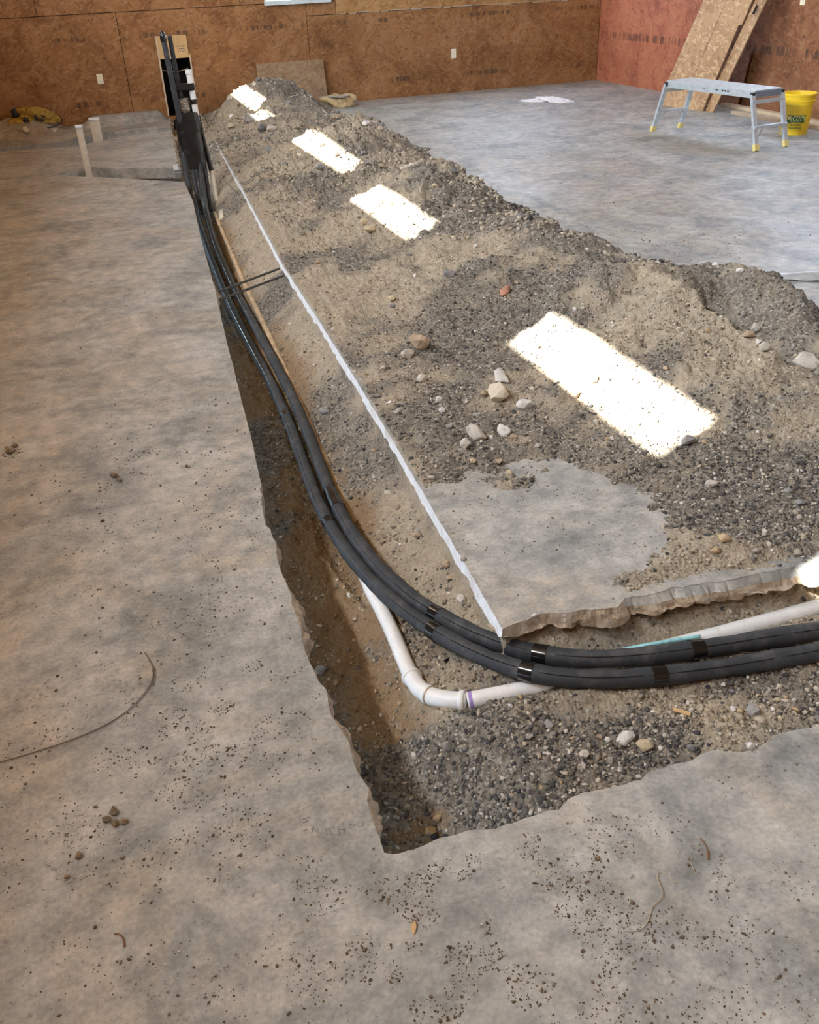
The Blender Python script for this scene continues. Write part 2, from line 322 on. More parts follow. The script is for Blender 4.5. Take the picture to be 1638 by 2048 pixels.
DARKS = [(1.45, 3.82, 0.22, 0.9), (1.82, 3.84, 0.18, 0.6), (1.16, 3.14, 0.25, 0.7), (1.07, 2.59, 0.12, 0.9), (1.89, 2.08, 0.3, 0.8), (2.52, 5.49, 0.35, 0.8), (3.32, 4.19, 0.35, 1.0), (2.99, 6.0, 0.25, 0.9), (2.01, 4.7, 0.2, 0.5), (0.75, 1.36, 0.15, 1.2), (1.05, 1.38, 0.12, 0.8), (0.49, 1.68, 0.12, 0.7), (0.58, 2.14, 0.05, 0.0), (2.58, 3.81, 0.15, -0.6), (2.16, 3.36, 0.25, -0.7), (1.63, 5.96, 0.3, -0.5), (1.71, 8.46, 0.4, -0.3), (1.29, 3.3, 0.1, 0.6), (0.6, 1.78, 0.1, -0.3), (1.98, 4.31, 0.2, -0.2)]
CABLE_A = [(0.868, 7.953, -0.2), (0.818, 7.267, -0.26), (0.78, 6.446, -0.27), (0.726, 5.54, -0.27), (0.728, 5.059, -0.27), (0.739, 4.484, -0.27), (0.709, 3.837, -0.27), (0.657, 3.479, -0.27), (0.636, 3.167, -0.27), (0.634, 2.981, -0.265), (0.628, 2.706, -0.25), (0.649, 2.428, -0.215), (0.681, 2.18, -0.17), (0.744, 1.935, -0.13), (0.826, 1.759, -0.102), (0.903, 1.664, -0.092), (1.018, 1.595, -0.088), (1.172, 1.542, -0.085), (1.385, 1.505, -0.085), (1.548, 1.481, -0.085), (1.678, 1.465, -0.085)]
CABLE_B = [(0.915, 7.927, -0.2), (0.837, 7.057, -0.25), (0.83, 6.112, -0.255), (0.808, 5.303, -0.255), (0.801, 4.726, -0.255), (0.788, 4.142, -0.255), (0.758, 3.782, -0.255), (0.723, 3.419, -0.255), (0.69, 3.137, -0.25), (0.69, 2.95, -0.245), (0.676, 2.692, -0.225), (0.695, 2.381, -0.19), (0.724, 2.165, -0.15), (0.818, 1.883, -0.1), (0.894, 1.773, -0.086), (1.012, 1.669, -0.078), (1.141, 1.62, -0.072), (1.361, 1.588, -0.072), (1.536, 1.555, -0.07), (1.726, 1.525, -0.07)]
PIPE_W = [(0.637, 2.4, -0.235), (0.651, 2.314, -0.232), (0.637, 2.168, -0.225), (0.622, 2.003, -0.213), (0.618, 1.936, -0.21)]
PIPE_ELBOW = [(0.618, 1.936, -0.21), (0.613, 1.865, -0.2), (0.631, 1.817, -0.195), (0.67, 1.772, -0.185), (0.718, 1.741, -0.175)]
PIPE_E = [(0.718, 1.741, -0.175), (0.834, 1.708, -0.155), (0.946, 1.684, -0.145), (1.071, 1.683, -0.135), (1.206, 1.692, -0.13), (1.423, 1.667, -0.12), (1.631, 1.665, -0.12), (1.857, 1.663, -0.12)]
BLUE = [(1.082, 1.705, -0.115), (1.188, 1.693, -0.11), (1.304, 1.668, -0.1), (1.408, 1.65, -0.1)]
SCRAP = [(0.734, 1.933, -0.183)]
PIPE_FAR = [(1.157, 9.181, -0.05), (1.102, 8.714, -0.12), (1.068, 8.462, -0.2)]
PIPE_TAN = [(1.066, 8.43, -0.237), (1.037, 7.99, -0.249), (1.006, 7.516, -0.263), (0.985, 7.153, -0.254), (0.947, 6.665, -0.26), (0.91, 6.165, -0.253), (0.896, 5.823, -0.249), (0.874, 5.318, -0.254), (0.841, 4.759, -0.274), (0.817, 4.189, -0.28), (0.771, 3.609, -0.281), (0.747, 3.19, -0.277), (0.748, 2.961, -0.294)]
WIRE = [(-0.485, 1.792, 0.004), (-0.406, 1.793, 0.004), (-0.324, 1.801, 0.004), (-0.264, 1.811, 0.004), (-0.203, 1.831, 0.004), (-0.157, 1.864, 0.004), (-0.122, 1.904, 0.004), (-0.093, 1.956, 0.004), (-0.09, 1.991, 0.004), (-0.096, 2.038, 0.004), (-0.106, 2.075, 0.004)]
ROCKS = [(1.361, 3.873, 0.116, 't'), (1.266, 3.77, 0.07, 'p'), (1.557, 3.336, 0.092, 'w'), (1.463, 3.186, 0.093, 'c'), (1.534, 3.068, 0.071, 'w'), (1.246, 2.911, 0.086, 'p'), (1.162, 2.809, 0.049, 'p'), (1.356, 2.889, 0.055, 'w'), (1.358, 2.811, 0.035, 't'), (1.421, 3.233, 0.038, 't'), (0.868, 3.866, 0.053, 'g'), (0.859, 2.128, 0.038, 'w'), (0.877, 2.156, 0.021, 'p'), (0.886, 2.961, 0.03, 'p'), (1.018, 1.408, 0.046, 'w'), (1.047, 1.366, 0.041, 'y'), (0.891, 1.394, 0.03, 'p'), (0.872, 1.364, 0.019, 'p'), (1.197, 1.176, 0.03, 'w'), (0.854, 1.516, 0.025, 'g'), (1.159, 1.319, 0.025, 'g'), (1.818, 2.2, 0.043, 'p'), (1.915, 2.485, 0.056, 'g'), (1.979, 4.231, 0.071, 'r'), (1.815, 4.618, 0.072, 'g'), (2.855, 3.31, 0.062, 'p'), (2.473, 2.905, 0.05, 't'), (2.486, 2.858, 0.027, 'w'), (2.466, 2.793, 0.053, 'p'), (2.828, 2.926, 0.097, 'p'), (2.82, 2.993, 0.027, 'y'), (1.455, 4.548, 0.044, 'y'), (1.147, 2.712, 0.026, 'y'), (1.224, 3.472, 0.053, 'p'), (1.225, 3.263, 0.034, 'w'), (1.201, 3.161, 0.041, 'w'), (1.596, 1.867, 0.034, 'o'), (1.642, 1.895, 0.037, 'o'), (1.726, 5.807, 0.08, 'y'), (1.739, 5.984, 0.061, 'y'), (1.929, 10.976, 0.113, 'g'), (2.015, 10.178, 0.106, 'p'), (1.917, 10.282, 0.107, 'g'), (1.424, 5.794, 0.046, 't'), (0.524, 1.479, 0.028, 'o'), (0.496, 1.453, 0.031, 'o'), (0.388, 2.161, 0.035, 'g'), (0.421, 2.091, 0.019, 'o'), (1.747, 3.035, 0.038, 't'), (1.854, 3.083, 0.046, 't'), (0.956, 1.814, 0.017, 'w'), (1.378, 1.369, 0.037, 'g'), (1.485, 1.333, 0.019, 'o'), (0.536, 1.808, 0.026, 't'), (0.712, 1.644, 0.015, 'p'), (0.611, 1.632, 0.035, 'g'), (0.871, 2.568, 0.032, 't'), (0.885, 2.319, 0.034, 't'), (0.87, 2.251, 0.026, 't'), (1.43, 1.355, 0.013, 'w'), (1.332, 1.392, 0.016, 'w'), (2.098, 2.921, 0.029, 't'), (2.055, 2.646, 0.027, 'g'), (2.256, 7.543, 0.05, 'g'), (2.021, 2.061, 0.027, 'g'), (2.007, 1.983, 0.03, 'g'), (2.962, 3.615, 0.035, 'w'), (2.989, 3.847, 0.036, 'w'), (2.542, 5.231, 0.057, 'g'), (2.872, 6.012, 0.05, 'k'), (2.549, 5.106, 0.043, 'k'), (2.282, 6.041, 0.048, 'y'), (2.543, 6.365, 0.058, 'g')]
ROCK_LABELS = """large tan stone on the spoil left of centre
pale stone touching the large tan stone
white block on top of the pair of big stones mid heap
cream wedge under the white block
white-and-tan stone right of the cream wedge
knobbly pale rock above the bare patch of slab, upper half
lower lobe of the knobbly pale rock
white stone right of the knobbly pale rock
small tan stone at the foot of that white stone
tan pebble at the left of the cream wedge
grey flake on the trench slope beside the black lines
white flat flake on the trench slope near the slab corner
tiny pale flake just above the white flat flake
pale pebble high on the trench slope
white angular stone in the near gravel
yellowish triangular stone beside the white angular one
pale flake left of the white angular stone
small pale flake below the pale flake
white stone resting on the edge of the near slab
grey pebble amid gravel below the black lines
grey pointed pebble near the edge of the near slab
pale round pebble right of the bare slab patch
grey upright stone at the lower end of the sun patch
reddish brick chip on the heap above the sun patch
grey stone in the gravel below the middle sun patch
pale stone in the shaded hollow of the near heap
tan stone below the pale one in the hollow
white pebble in the middle of the hollow row
pale long stone at the lower end of the hollow
large pale stone near the right border of the photo
yellowish pebble above the large pale stone
yellowish pebble on the crest left of the reddish chip
yellowish pebble in gravel just above the bare slab
pale flat stone in gravel near the saw cut
white pebble, left of the pair below the pale flat stone
white pebble, right of the pair below the pale flat stone
ochre pebble at the right above the front break
ochre pebble beside the other ochre one at right
yellow stone below the third sun patch
smaller yellow stone beside it below the third sun patch
dark grey lump left on the far heap
pale lump on the far heap right of the bright scrap
grey lump under the small far sun patch
tan stone along the saw cut at mid length
ochre stone in the dark corner of the cut, upper
ochre stone in the dark corner of the cut, lower
grey chunk under the broken left slab edge
ochre chip beside the grey chunk under the left edge
tan stone left inside the big sun patch
tan clod at the lower rim of the big sun patch
white pebble under the broken slab corner
grey clod in the gravel right of the wood splinter
ochre pebble near the right border in the cut
tan pebble between elbow and dark corner
pale chip just below the pipe's purple ring
grey flat stone below the drain elbow
tan clod on the trench slope above the curve of the lines
tan clod on the trench slope near the slab corner
second tan clod under the first near the slab corner
white grain right of the wood splinter
white grain straight above the near slab stone
tan stone on the flank above the sun patch
grey stone above the right end of the sun patch
grey pebble above the second sun patch
grey stone far right above the front break
second grey stone far right above the front break
white stone in the black gravel on the crest, right one
white stone in the black gravel on the crest, left one
grey clod in the dark gravel strewn on the floor edge
black clod farthest out on the clean floor
black clod just below the farthest one
yellowish clod at the shoulder of the second heap
grey clod at the outer shoulder of the second heap""".split('\n')
# ---- terrain -------------------------------------------------------------
def _hash(ix, iy, s):
    n = (ix.astype(np.int64)*374761393 + iy.astype(np.int64)*668265263 + s*1442695041) & 0xffffffff
    n = ((n ^ (n >> 13))*1274126177) & 0xffffffff
    n = (n ^ (n >> 16)) & 0xffffffff
    return n.astype(np.float64)/4294967295.0*2-1
def vnoise(x, y, s=0):
    x = np.asarray(x, float); y = np.asarray(y, float)
    ix = np.floor(x); iy = np.floor(y); fx = x-ix; fy = y-iy
    u = fx*fx*(3-2*fx); v = fy*fy*(3-2*fy)
    a = _hash(ix, iy, s); b = _hash(ix+1, iy, s); c = _hash(ix, iy+1, s); d = _hash(ix+1, iy+1, s)
    return (a*(1-u)+b*u)*(1-v)+(c*(1-u)+d*u)*v
def fbm(x, y, sc, o=4, s=0, g=.5):
    t = 0; a = 1
    for k in range(o):
        t = t+a*vnoise(x*sc+17.3*k, y*sc-9.1*k, s+k*13); sc *= 2.03; a *= g
    return t
def sstep(a, b, x):
    t = np.clip((np.asarray(x, float)-a)/(b-a), 0, 1); return t*t*(3-2*t)
EL = np.array(EDGE_L)      # west edge of the cut, (x, y)
ER = np.array(EDGE_R)      # east, saw-cut edge
def xl(y): return np.interp(y, EL[:, 1], EL[:, 0])
def xr(y): return np.interp(y, ER[:, 1], ER[:, 0])
def yfront(x): return np.interp(x, [p[0] for p in EDGE_I], [p[1] for p in EDGE_I])
def poly_sd(x, y, P):
    d = np.full(np.shape(x), 1e9); ins = np.zeros(np.shape(x), bool)
    for (x0, y0), (x1, y1) in zip(P, P[1:]+P[:1]):
        ex, ey = x1-x0, y1-y0; t = np.clip(((x-x0)*ex+(y-y0)*ey)/(ex*ex+ey*ey), 0, 1)
        d = np.minimum(d, np.hypot(x-x0-t*ex, y-y0-t*ey))
        c = ((y0 > y) != (y1 > y)) & (x < (x1-x0)*(y-y0)/(y1-y0+1e-12)+x0); ins ^= c
    return np.where(ins, -d, d)
BARE = [(.80,1.75),(.90,2.50),(.945,2.60),(1.10,2.56),(1.26,2.50),(1.33,2.60),(1.45,2.55),(1.58,2.45),(1.66,2.26),(1.56,2.09),(1.44,1.98),(1.30,1.90),(1.23,1.74)]
PILE_R = [(1.0,2.6),(2.0,2.8),(3.0,3.2),(3.8,3.62),(4.07,3.56),(4.32,3.40),(4.74,3.16),(5.0,2.98),(5.5,2.88),(6.02,3.08),(6.5,2.95),(7.6,3.0),(8.4,3.2),(9.3,3.25),(10.5,3.3),(11.6,3.3),(12.6,3.35),(13.2,3.3)]
PR = np.array(PILE_R)
# ridges and mounds of spoil: x, y, height, half width across x, along y, turn
MOUNDS = [(2.50,3.72,.24,.36,.50,-.25),(2.42,3.02,.18,.24,.52,.05),(3.08,3.42,.20,.18,.62,.35),(2.98,2.65,.16,.28,.55,.2),
          (2.15,4.62,.10,.35,.30,.3),(2.62,5.15,.17,.34,.45,0.),(2.05,5.35,.10,.25,.2,.3),
          (2.38,6.35,.27,.40,.55,-.1),(2.75,7.1,.18,.28,.5,0.),(2.32,8.45,.34,.42,.62,-.1),(2.82,9.3,.22,.3,.6,0.),
          (2.2,10.25,.16,.25,.22,0.),(2.42,11.0,.22,.42,.5,.0),(2.50,12.1,.38,.34,.50,.0),(2.08,12.1,.29,.26,.40,.0),(1.9,9.9,.06,.3,.2,0.),(1.65,5.0,.05,.12,.12,0.)]
BEDS = [(CABLE_A[1:], -.024, .034, True), (CABLE_B[1:], -.024, .034, True), (PIPE_E, -.004, .027, True), ([(.668,2.75,-.262),(.664,2.55,-.250)]+list(PIPE_W), -.008, .028, True), (PIPE_ELBOW, -.012, .030, True), (PIPE_TAN, .008, .016, False)]
def bed(x, y, z):
    # the soil is scraped down where the lines and the drain lie in it
    for path, off, w, raise_ in BEDS:
        P = np.array(path); lo = P[:,:2].min(0)-.15; hi = P[:,:2].max(0)+.15
        ix = np.nonzero((x > lo[0]) & (x < hi[0]) & (y > lo[1]) & (y < hi[1])) if np.ndim(x) else None
        if ix is not None and len(ix[0]) == 0: continue
        X = x[ix] if ix is not None else x; Y = y[ix] if ix is not None else y; Z = (z[ix] if ix is not None else z)
        bd = np.full(np.shape(X), 9.); bz = np.zeros(np.shape(X))
        for (x0,y0,z0),(x1,y1,z1) in zip(P[:-1],P[1:]):
            ex, ey = x1-x0, y1-y0; t = np.clip(((X-x0)*ex+(Y-y0)*ey)/(ex*ex+ey*ey),0,1); d = np.hypot(X-x0-t*ex, Y-y0-t*ey)
            m = d < bd; bd = np.where(m, d, bd); bz = np.where(m, z0+t*(z1-z0), bz)
        n = .004*fbm(X, Y, 30., 2, 66); lift = -.042*sstep(1.78, 2.0, Y)*sstep(3.4, 2.9, Y) if off == -.024 else 0; tgt = bz+off+lift+(.016*np.maximum(0, vnoise(X*7, Y*7, 12)) if path is PIPE_E else 0)
        up = tgt+np.maximum(bd-w,0)*.75+n
        Z2 = np.minimum(Z, up)
        if raise_: Z2 = np.where(bd < w, np.maximum(Z2, tgt-.004+n), Z2)
        if ix is not None: z = z.copy(); z[ix] = Z2
        else: z = Z2
    return z
def soil_z(x, y):
    x = np.asarray(x, float); y = np.asarray(y, float)
    a = xl(y); b = xr(y); t = (x-a)/(b-a)
    # floor of the cut
    tr = np.interp(t, [-.6,0,.40,.50,.60,.75,.90,1.0,1.6], [-.32,-.315,-.29,-.25,-.215,-.15,-.09,-.06,-.06])
    tr = tr+.10*sstep(7.0,13.0,y)
    tr = tr+(.018*fbm(x,y,4.,3,5)+.008*fbm(x,y,17.,3,6))*np.clip((1.06-t)*4,.12,1)-.012*sstep(.86,1.,t)
    # branch of the cut towards the east
    w = sstep(.42,.80,x)
    yf = yfront(x); tb = np.clip((y-1.18)/(np.maximum(yf,1.6)-1.18),-.5,1.4)
    br = np.interp(tb,[-.5,0,.25,.6,.85,1.0,1.4],[-.13,-.13,-.13,-.122,-.105,-.080,-.075])+.012*fbm(x,y,5.,3,8)
    deep = -.32+.012*fbm(x,y,6.,3,5)
    nb = deep*(1-w)+br*w
    wy = sstep(1.62,1.98,y+.1*(x-.6))
    z_cut = nb*(1-wy)+tr*wy
    z_cut = bed(x, y, z_cut)
    # spoil on top of the slab
    m = np.zeros(np.shape(x))
    for cx,cy,h,sx,sy,r in MOUNDS:
        c,s = math.cos(r),math.sin(r); dx=(x-cx); dy=(y-cy)
        u=(dx*c+dy*s)/sx; v=(-dx*s+dy*c)/sy
        q = np.exp(-(np.abs(u)**2+np.abs(v)**2)*.5)
        m = np.maximum(m, h*q)*.72+.28*(m+h*q)
    n1 = fbm(x,y,2.2,4,21); n2 = fbm(x,y,9.,4,31)
    # slumped hollow behind the nearest crest
    cr = np.interp(y,[2.5,2.75,3.0,3.3,3.5,3.9],[2.47,2.45,2.43,2.44,2.48,2.5])+.02*vnoise(y*9,y*0,3); dh = x-cr
    m = m+.05*np.exp(-(dh/.06)**2)*sstep(2.62,2.85,y)*sstep(3.85,3.35,y)-.30*sstep(.0,.30,dh)*np.exp(-np.maximum(dh-.30,0)/.10)*sstep(2.62,2.85,y)*sstep(3.85,3.35,y)
    m = np.maximum(m,.0)
    top = .020+m*(1+.18*n1)+.014*n1+.012*n2*(1+6*np.minimum(m,.3))
    pr = np.interp(y, PR[:,0], PR[:,1])+.10*fbm(x,y,3.,3,41)+.04*vnoise(x*22,y*22,4)
    fy = sstep(3.5,7.5,y); top = top+fy*(.020*np.abs(vnoise(x*13,y*9,201))+.016*np.abs(vnoise(x*27,y*20,202))+.008*vnoise(x*55,y*40,203)-.012)
    e = pr-x
    top = np.where(e>0, top*np.minimum(1, sstep(0,.38,e)+.06), -.03-.2*np.minimum(-e,.3))
    bd = poly_sd(x,y,BARE)+.07*fbm(x,y,6.,4,51)+.015*vnoise(x*60,y*60,5)
    top = np.where(bd<0,-.02,np.minimum(top,-.004+bd*.22+.006*n2+.004*vnoise(x*50,y*50,9)))
    # thin, worn layer by the saw cut
    sl = x-b
    top = np.where(sl<.30, np.minimum(top,.006+.10*np.maximum(sl,0)+1.2*np.maximum(sl-.09,0)+.008*n2), top)
    fr = y-yf
    top = np.where(fr<.12, np.minimum(top,-.012+.28*fr+.008*n2), top)
    island = (x>b+.011)&(y>yf+.011)
    z = np.where(island, top, z_cut)
    return z
def dark_mask(x, y):
    d = .55*fbm(x,y,1.6,4,61)+.35*fbm(x,y,6.,3,71)
    for cx,cy,r,k in DARKS: d = d+k*np.exp(-((x-cx)**2+(y-cy)**2)/(r*r))
    return np.clip(.46+.75*d,0,1)
# ---- the room shell --------------------------------------------------------
def wall_pieces(name, x0, x1, z0, z1, holes, plane, at, th, mat, parent, seed=0):
    """a flat sheet in the plane of a wall, with rectangular openings, cut into boxes"""
    xs = sorted({x0, x1, *[min(max(h[k], x0), x1) for h in holes for k in (0, 1)]}); mb = MB()
    for a, b in zip(xs, xs[1:]):
        if b-a < 1e-4: continue
        segs = [(z0, z1)]
        for h in holes:
            if h[0] < (a+b)/2 < h[1]:
                segs = [q for s in segs for q in ((s[0], min(s[1], h[2])), (max(s[0], h[3]), s[1])) if q[1]-q[0] > 1e-4]
        for p, q in segs:
            if plane == 'x': mb.box(((a+b)/2, at, (p+q)/2), (b-a, th, q-p))
            else: mb.box((at, (a+b)/2, (p+q)/2), (th, b-a, q-p))
    return mb.build(name, mat, parent)
NW2 = (5.05, 6.85, 1.47, 2.42)
NW = (2.68, 3.55, 1.225, 2.25)                                  # north window
CAV = (1.255, 1.632, .02, .95)                                  # opening low in the north wall
wall_n = wall_pieces('wall_north', XW-.2, XE+.2, -.4, ZC, [NW, NW2, CAV], 'x', YN+.075, .15-.024, M['dark'], None); tag(wall_n, kind='structure')
g = .0035; seams = [-2.5, -1.63, .813, 3.217, 5.65, XE]
def sheet(parent, u0, u1, z0, z1, plane, at, mat, holes=()):
    return wall_pieces('osb_panel', u0+g, u1-g, z0+g, z1-g, holes, plane, at, .012, mat, parent)
for a, b in zip(seams, seams[1:]):
    zt = 1.07 if a > 3 else 1.235
    sheet(wall_n, a, b, -.03, zt, 'x', YN+.006, M['osb_back'], [CAV, NW])
for a, b in ((-2.5, -.10), (-.10, 2.36), (2.36, 3.62)): sheet(wall_n, a, b, 1.235 if a < 3.2 else 1.07, 2.455, 'x', YN+.006, M['osb_back'], [NW])
for a, b in ((3.62, 5.65), (5.65, XE)): sheet(wall_n, a, b, 1.07, 2.455, 'x', YN+.006, M['osb_upper'], [NW, NW2])
sheet(wall_n, 3.217, 3.62, 1.07, 1.235, 'x', YN+.006, M['osb_back'])
for a, b in zip(seams, seams[1:]):
    for z in (2.455, 3.675): sheet(wall_n, a, b, z, min(z+1.22, ZC), 'x', YN+.006, M['osb_back'])
# torn paper line under the unstained sheets
mb = MB(); r = random.Random(4)
for k in range(26): mb.box((3.7+k*.15, YN-.001, 1.074+r.uniform(-.006, .006)), (r.uniform(.09, .17), .003, r.uniform(.006, .016)))
mb.build('paper_edge', M['bag_grey'], wall_n)
DOOR = (-1.0, 2.2, 0, 3.0); EWIN = (6.7, 9.7, 1.5, 2.5)
wall_e = wall_pieces('wall_east', YS-.2, YN+.2, -.4, ZC, [DOOR, EWIN], 'y', XE+.075, .126, M['dark'], None); tag(wall_e, kind='structure')
es = [YS, .93, 3.37, 5.81, 8.25, 10.69, YN]
for a, b in zip(es, es[1:]):
    for z0, z1 in ((-.03, 1.235), (1.235, 2.455), (2.455, 3.675), (3.675, ZC)): sheet(wall_e, a, b, z0, z1, 'y', XE+.006, M['osb_east'] if a > 9 else M['osb_brown_e'], [DOOR, EWIN])
wall_w = wall_pieces('wall_west', YS-.2, YN+.2, -.4, ZC, WIN_W, 'y', XW-.075, .15, M['osb_back'], None); tag(wall_w, kind='structure')
wall_s = wall_pieces('wall_south', XW-.2, XE+.2, -.4, ZC, [], 'x', YS-.075, .15, M['osb_back'], None); tag(wall_s, kind='structure')
ce = MB().box(((XW+XE)/2, (YS+YN)/2, ZC+.06), (XE-XW+.5, YN-YS+.5, .12)).build('ceiling', M['roof']); tag(ce, kind='structure')
# north window: frame, sill and a pane
wn = MB()
for x in (NW[0]+.018, NW[1]-.018): wn.box((x, YN+.03, (NW[2]+NW[3])/2), (.036, .08, NW[3]-NW[2]), bev=.004)
wn.box(((NW[0]+NW[1])/2, YN+.03, NW[3]-.018), (NW[1]-NW[0], .08, .036), bev=.004)
wo = wn.build('window_1', M['sill']); tag(wo, kind='structure')
MB().box(((NW[0]+NW[1])/2, YN+.01, NW[2]+.014), (NW[1]-NW[0]+.01, .13, .05), bev=.006).build('window_sill', M['sill'], wo)
gt = bpy.data.materials.new('glass'); gt.use_nodes = True; gb = gt.node_tree.nodes['Principled BSDF']; gb.inputs['Transmission Weight'].default_value = 1; gb.inputs['Roughness'].default_value = .02; gb.inputs['IOR'].default_value = 1.02
gb.inputs['Base Color'].default_value = (.93, .97, .95, 1)
MB().box(((NW[0]+NW[1])/2, YN+.045, (NW[2]+NW[3])/2), (NW[1]-NW[0]-.06, .005, NW[3]-NW[2]-.08)).build('pane', gt, wo)
MB().box((3, YN+30, -.5), (80, 56, .1)).build('lawn', M['lawn']); tag(bpy.data.objects['lawn'], kind='structure')
# board and dark recess low in the wall
rc = empty('wall_recess', (1.44, YN, 0)); tag(rc, kind='structure')
rm = MB()
rm.box((.0, .34, .48), (.40, .01, .96)); rm.box((-.2, .18, .48), (.01, .33, .96)); rm.box((.2, .18, .48), (.01, .33, .96)); rm.box((0, .18, .965), (.4, .33, .01)); rm.box((0, .18, .005), (.4, .33, .01))
rm.build('recess_lining', M['dark'], rc)
MB().bar((-.194, .0, .02), (-.194, 0, .95), .02, .03, up=(0, 1, 0)).build('recess_trim', M['wood'], rc)
MB().bar((.196, .0, .30), (.196, 0, .72), .016, .03, up=(0, 1, 0)).build('recess_trim', M['wood'], rc)
tb = MB().box((0, -.004, .818), (.372, .012, .262), bev=.002).build('cover_board', M['tanboard'], rc)
mk = MB(); r = random.Random(8)
for row in range(3):
    for k in range(5): mk.box((.06+k*.022+r.uniform(-.004, .004), -.0108, .765+row*.028), (r.uniform(.008, .016), .001, r.uniform(.010, .018)))
mk.build('printed_marks', M['pencil'], tb)
MB().tube(smooth_path([(-.18, .02, .56), (-.1, 0, .545), (0, -.02, .535), (.06, -.02, .54), (.15, 0, .565)], .02, 1), .004, 6).build('string', M['straw'], rc, True)
# duplex outlets
def outlet(loc, rz, label):
    e = empty('wall_outlet', loc, label, 'outlet', None, rz)
    MB().box((0, -.004, 0), (.072, .008, .118), bev=.003).build('cover_plate', M['outlet'], e)
    for z in (-.022, .022):
        MB().box((0, -.009, z), (.034, .003, .028), bev=.003).build('socket', M['outlet'], e)
    return e
outlet((5.287, YN-.001, .50), 0, 'ivory wall outlet on the north wall, right of the middle, above bare floor')
outlet((.479, YN-.001, .515), 0, 'ivory wall outlet on the dim left part of the back wall')
outlet((XE-.001, 8.92, 1.12), -PI/2, 'pale plate high on the right wall above the bucket')
# ---- concrete floor --------------------------------------------------------
def jag(P, amp, step=.012, s=0, closed=False):
    out = []
    rr = random.Random(s)
    for (x0, y0), (x1, y1) in zip(P, P[1:]):
        L = math.hypot(x1-x0, y1-y0); n = max(1, int(L/step)); nx, ny = -(y1-y0)/(L+1e-9), (x1-x0)/(L+1e-9)
        for k in range(n):
            t = k/n; x = x0+(x1-x0)*t; y = y0+(y1-y0)*t
            a = 0 if amp == 0 else amp*(float(fbm(x, y, 28., 3, s)))
            out.append((x+nx*a, y+ny*a))
    out.append(P[-1]); return out
def LIP(x, y): return float(np.interp(y, [1.2, 1.3, 1.5, 1.56, 1.62, 1.72, 1.80, 1.86, 2.02, 2.18, 2.24, 2.45, 2.52, 2.6, 2.66, 5.0, 5.2, 5.35, 5.5, 5.6], [.5, .8, .75, .35, .9, .5, .25, .8, 1.15, .7, .2, .15, .7, .6, .12, .12, .2, 1., .9, .15]))
def slab(name, runs, th=.10):
    """runs: (points, style) joined head to tail, counter-clockwise. style: plain / cut / broken(lip)"""
    top = []; sty = []
    for P, st in runs:
        for p in P[:-1]: top.append(p); sty.append(st)
    n = len(top); V = []; F = []; I = []
    T = np.array(top); nx = np.zeros((n, 2))
    for k in range(n):
        d = T[(k+1) % n]-T[k-1]; L = np.hypot(*d)+1e-9; nx[k] = (d[1]/L, -d[0]/L)       # outward for CCW
    for k in range(n): V.append((*top[k], 0))
    F.append(tuple(range(n))); I.append(0)
    rings = 6
    for rg in range(1, rings+1):
        for k in range(n):
            x, y = top[k]; st = sty[k]; o = 0; z = -th*rg/rings; r3 = (rg-1)*.6
            if st[0] == 'cut': o = .0 if rg == 1 else (.003*vnoise(x*40, y*40, rg) if rg < 4 else -.035*(rg-3)+.010*vnoise(x*25, y*25, rg)); z = (-.004, -.024, -.050+.014*float(vnoise(x*22, y*22, 7)), -.065, -.08, -th)[rg-1]
            elif st[0] == 'broken':
                a = st[1]*(LIP(x, y) if st[1] == .034 else 1); q = float(fbm(x, y, 9., 4, 77)); q2 = float(fbm(x, y, 34., 3, 78+rg))
                o = (.25, .55, .85, 1., .8, .2)[rg-1]*a*(.6+.55*q)+.40*a*q2*min(rg, 3)/3; z = (-.005, -.018, -.034+.006*q2, -.052+.006*q2, -.070+.014*q, -th-.005)[rg-1]
                if len(st) > 2: q3 = float(fbm(x, y, 70., 2, 90+rg)); ch = float(np.interp(x, [.85, 1.15, 1.3, 1.9], [0, .1, 1, 1])); o = (.001, .004+.018*ch+.004*q3, .010+.024*ch+a*(.3*q+.5*q2), .014+.026*ch+a*(.6*q+.9*q2)+.004*q3, -.02+a*q2, -.09)[rg-1]*(min(1, .25+4*max(0, x-.85)) if rg < 5 else 1); z = (-.003, -.014-.008*ch+.003*q3, -.028-.008*ch+.006*q2, -.042+.012*q+.008*q3, -.056+.012*q, -th)[rg-1]
            if math.hypot(x-EDGE_I[0][0], y-EDGE_I[0][1]) < .035: z = max(z, -.050)
            V.append((x+nx[k, 0]*o, y+nx[k, 1]*o, z))
    for rg in range(rings):
        for k in range(n):
            k2 = (k+1) % n; F.append((rg*n+k, (rg+1)*n+k, (rg+1)*n+k2, rg*n+k2))
            I.append({'plain': 0, 'cut': 2 if rg < 3 else 1, 'broken': 0 if len(sty[k]) > 2 and rg < 2 and top[k][0] > 1.22 else 1}[sty[k][0]])
    F = [F[0]]+[f for f in F[1:]]
    o = mesh(name, V, F, [M['concrete'], M['broken'], M['cut']], None, False, I); tag(o, kind='structure'); return o
L = EDGE_L; iC = next(k for k, p in enumerate(L) if p[1] > 8.5)       # last west-edge point before hole A
low = L[:20]; hi_ = L[19:iC+1]
PL = ('plain',)
runs = [([(XW, YS), (XE, YS)], PL), ([(XE, YS), (XE, 1.16), (3.0, 1.16), (1.9, 1.19)], PL)]
F_ = EDGE_F[::-1]
runs.append((jag([(1.9, 1.19)]+F_+[L[0]] if F_[-1] != L[0] else [(1.9, 1.19)]+F_, .004, .012, 3), ('broken', .012)))
runs.append((jag(low, .0045, .012, 5), ('broken', .034)))
runs.append((jag(hi_, .0015, .03, 6), ('broken', .034)))
A = HOLE_A
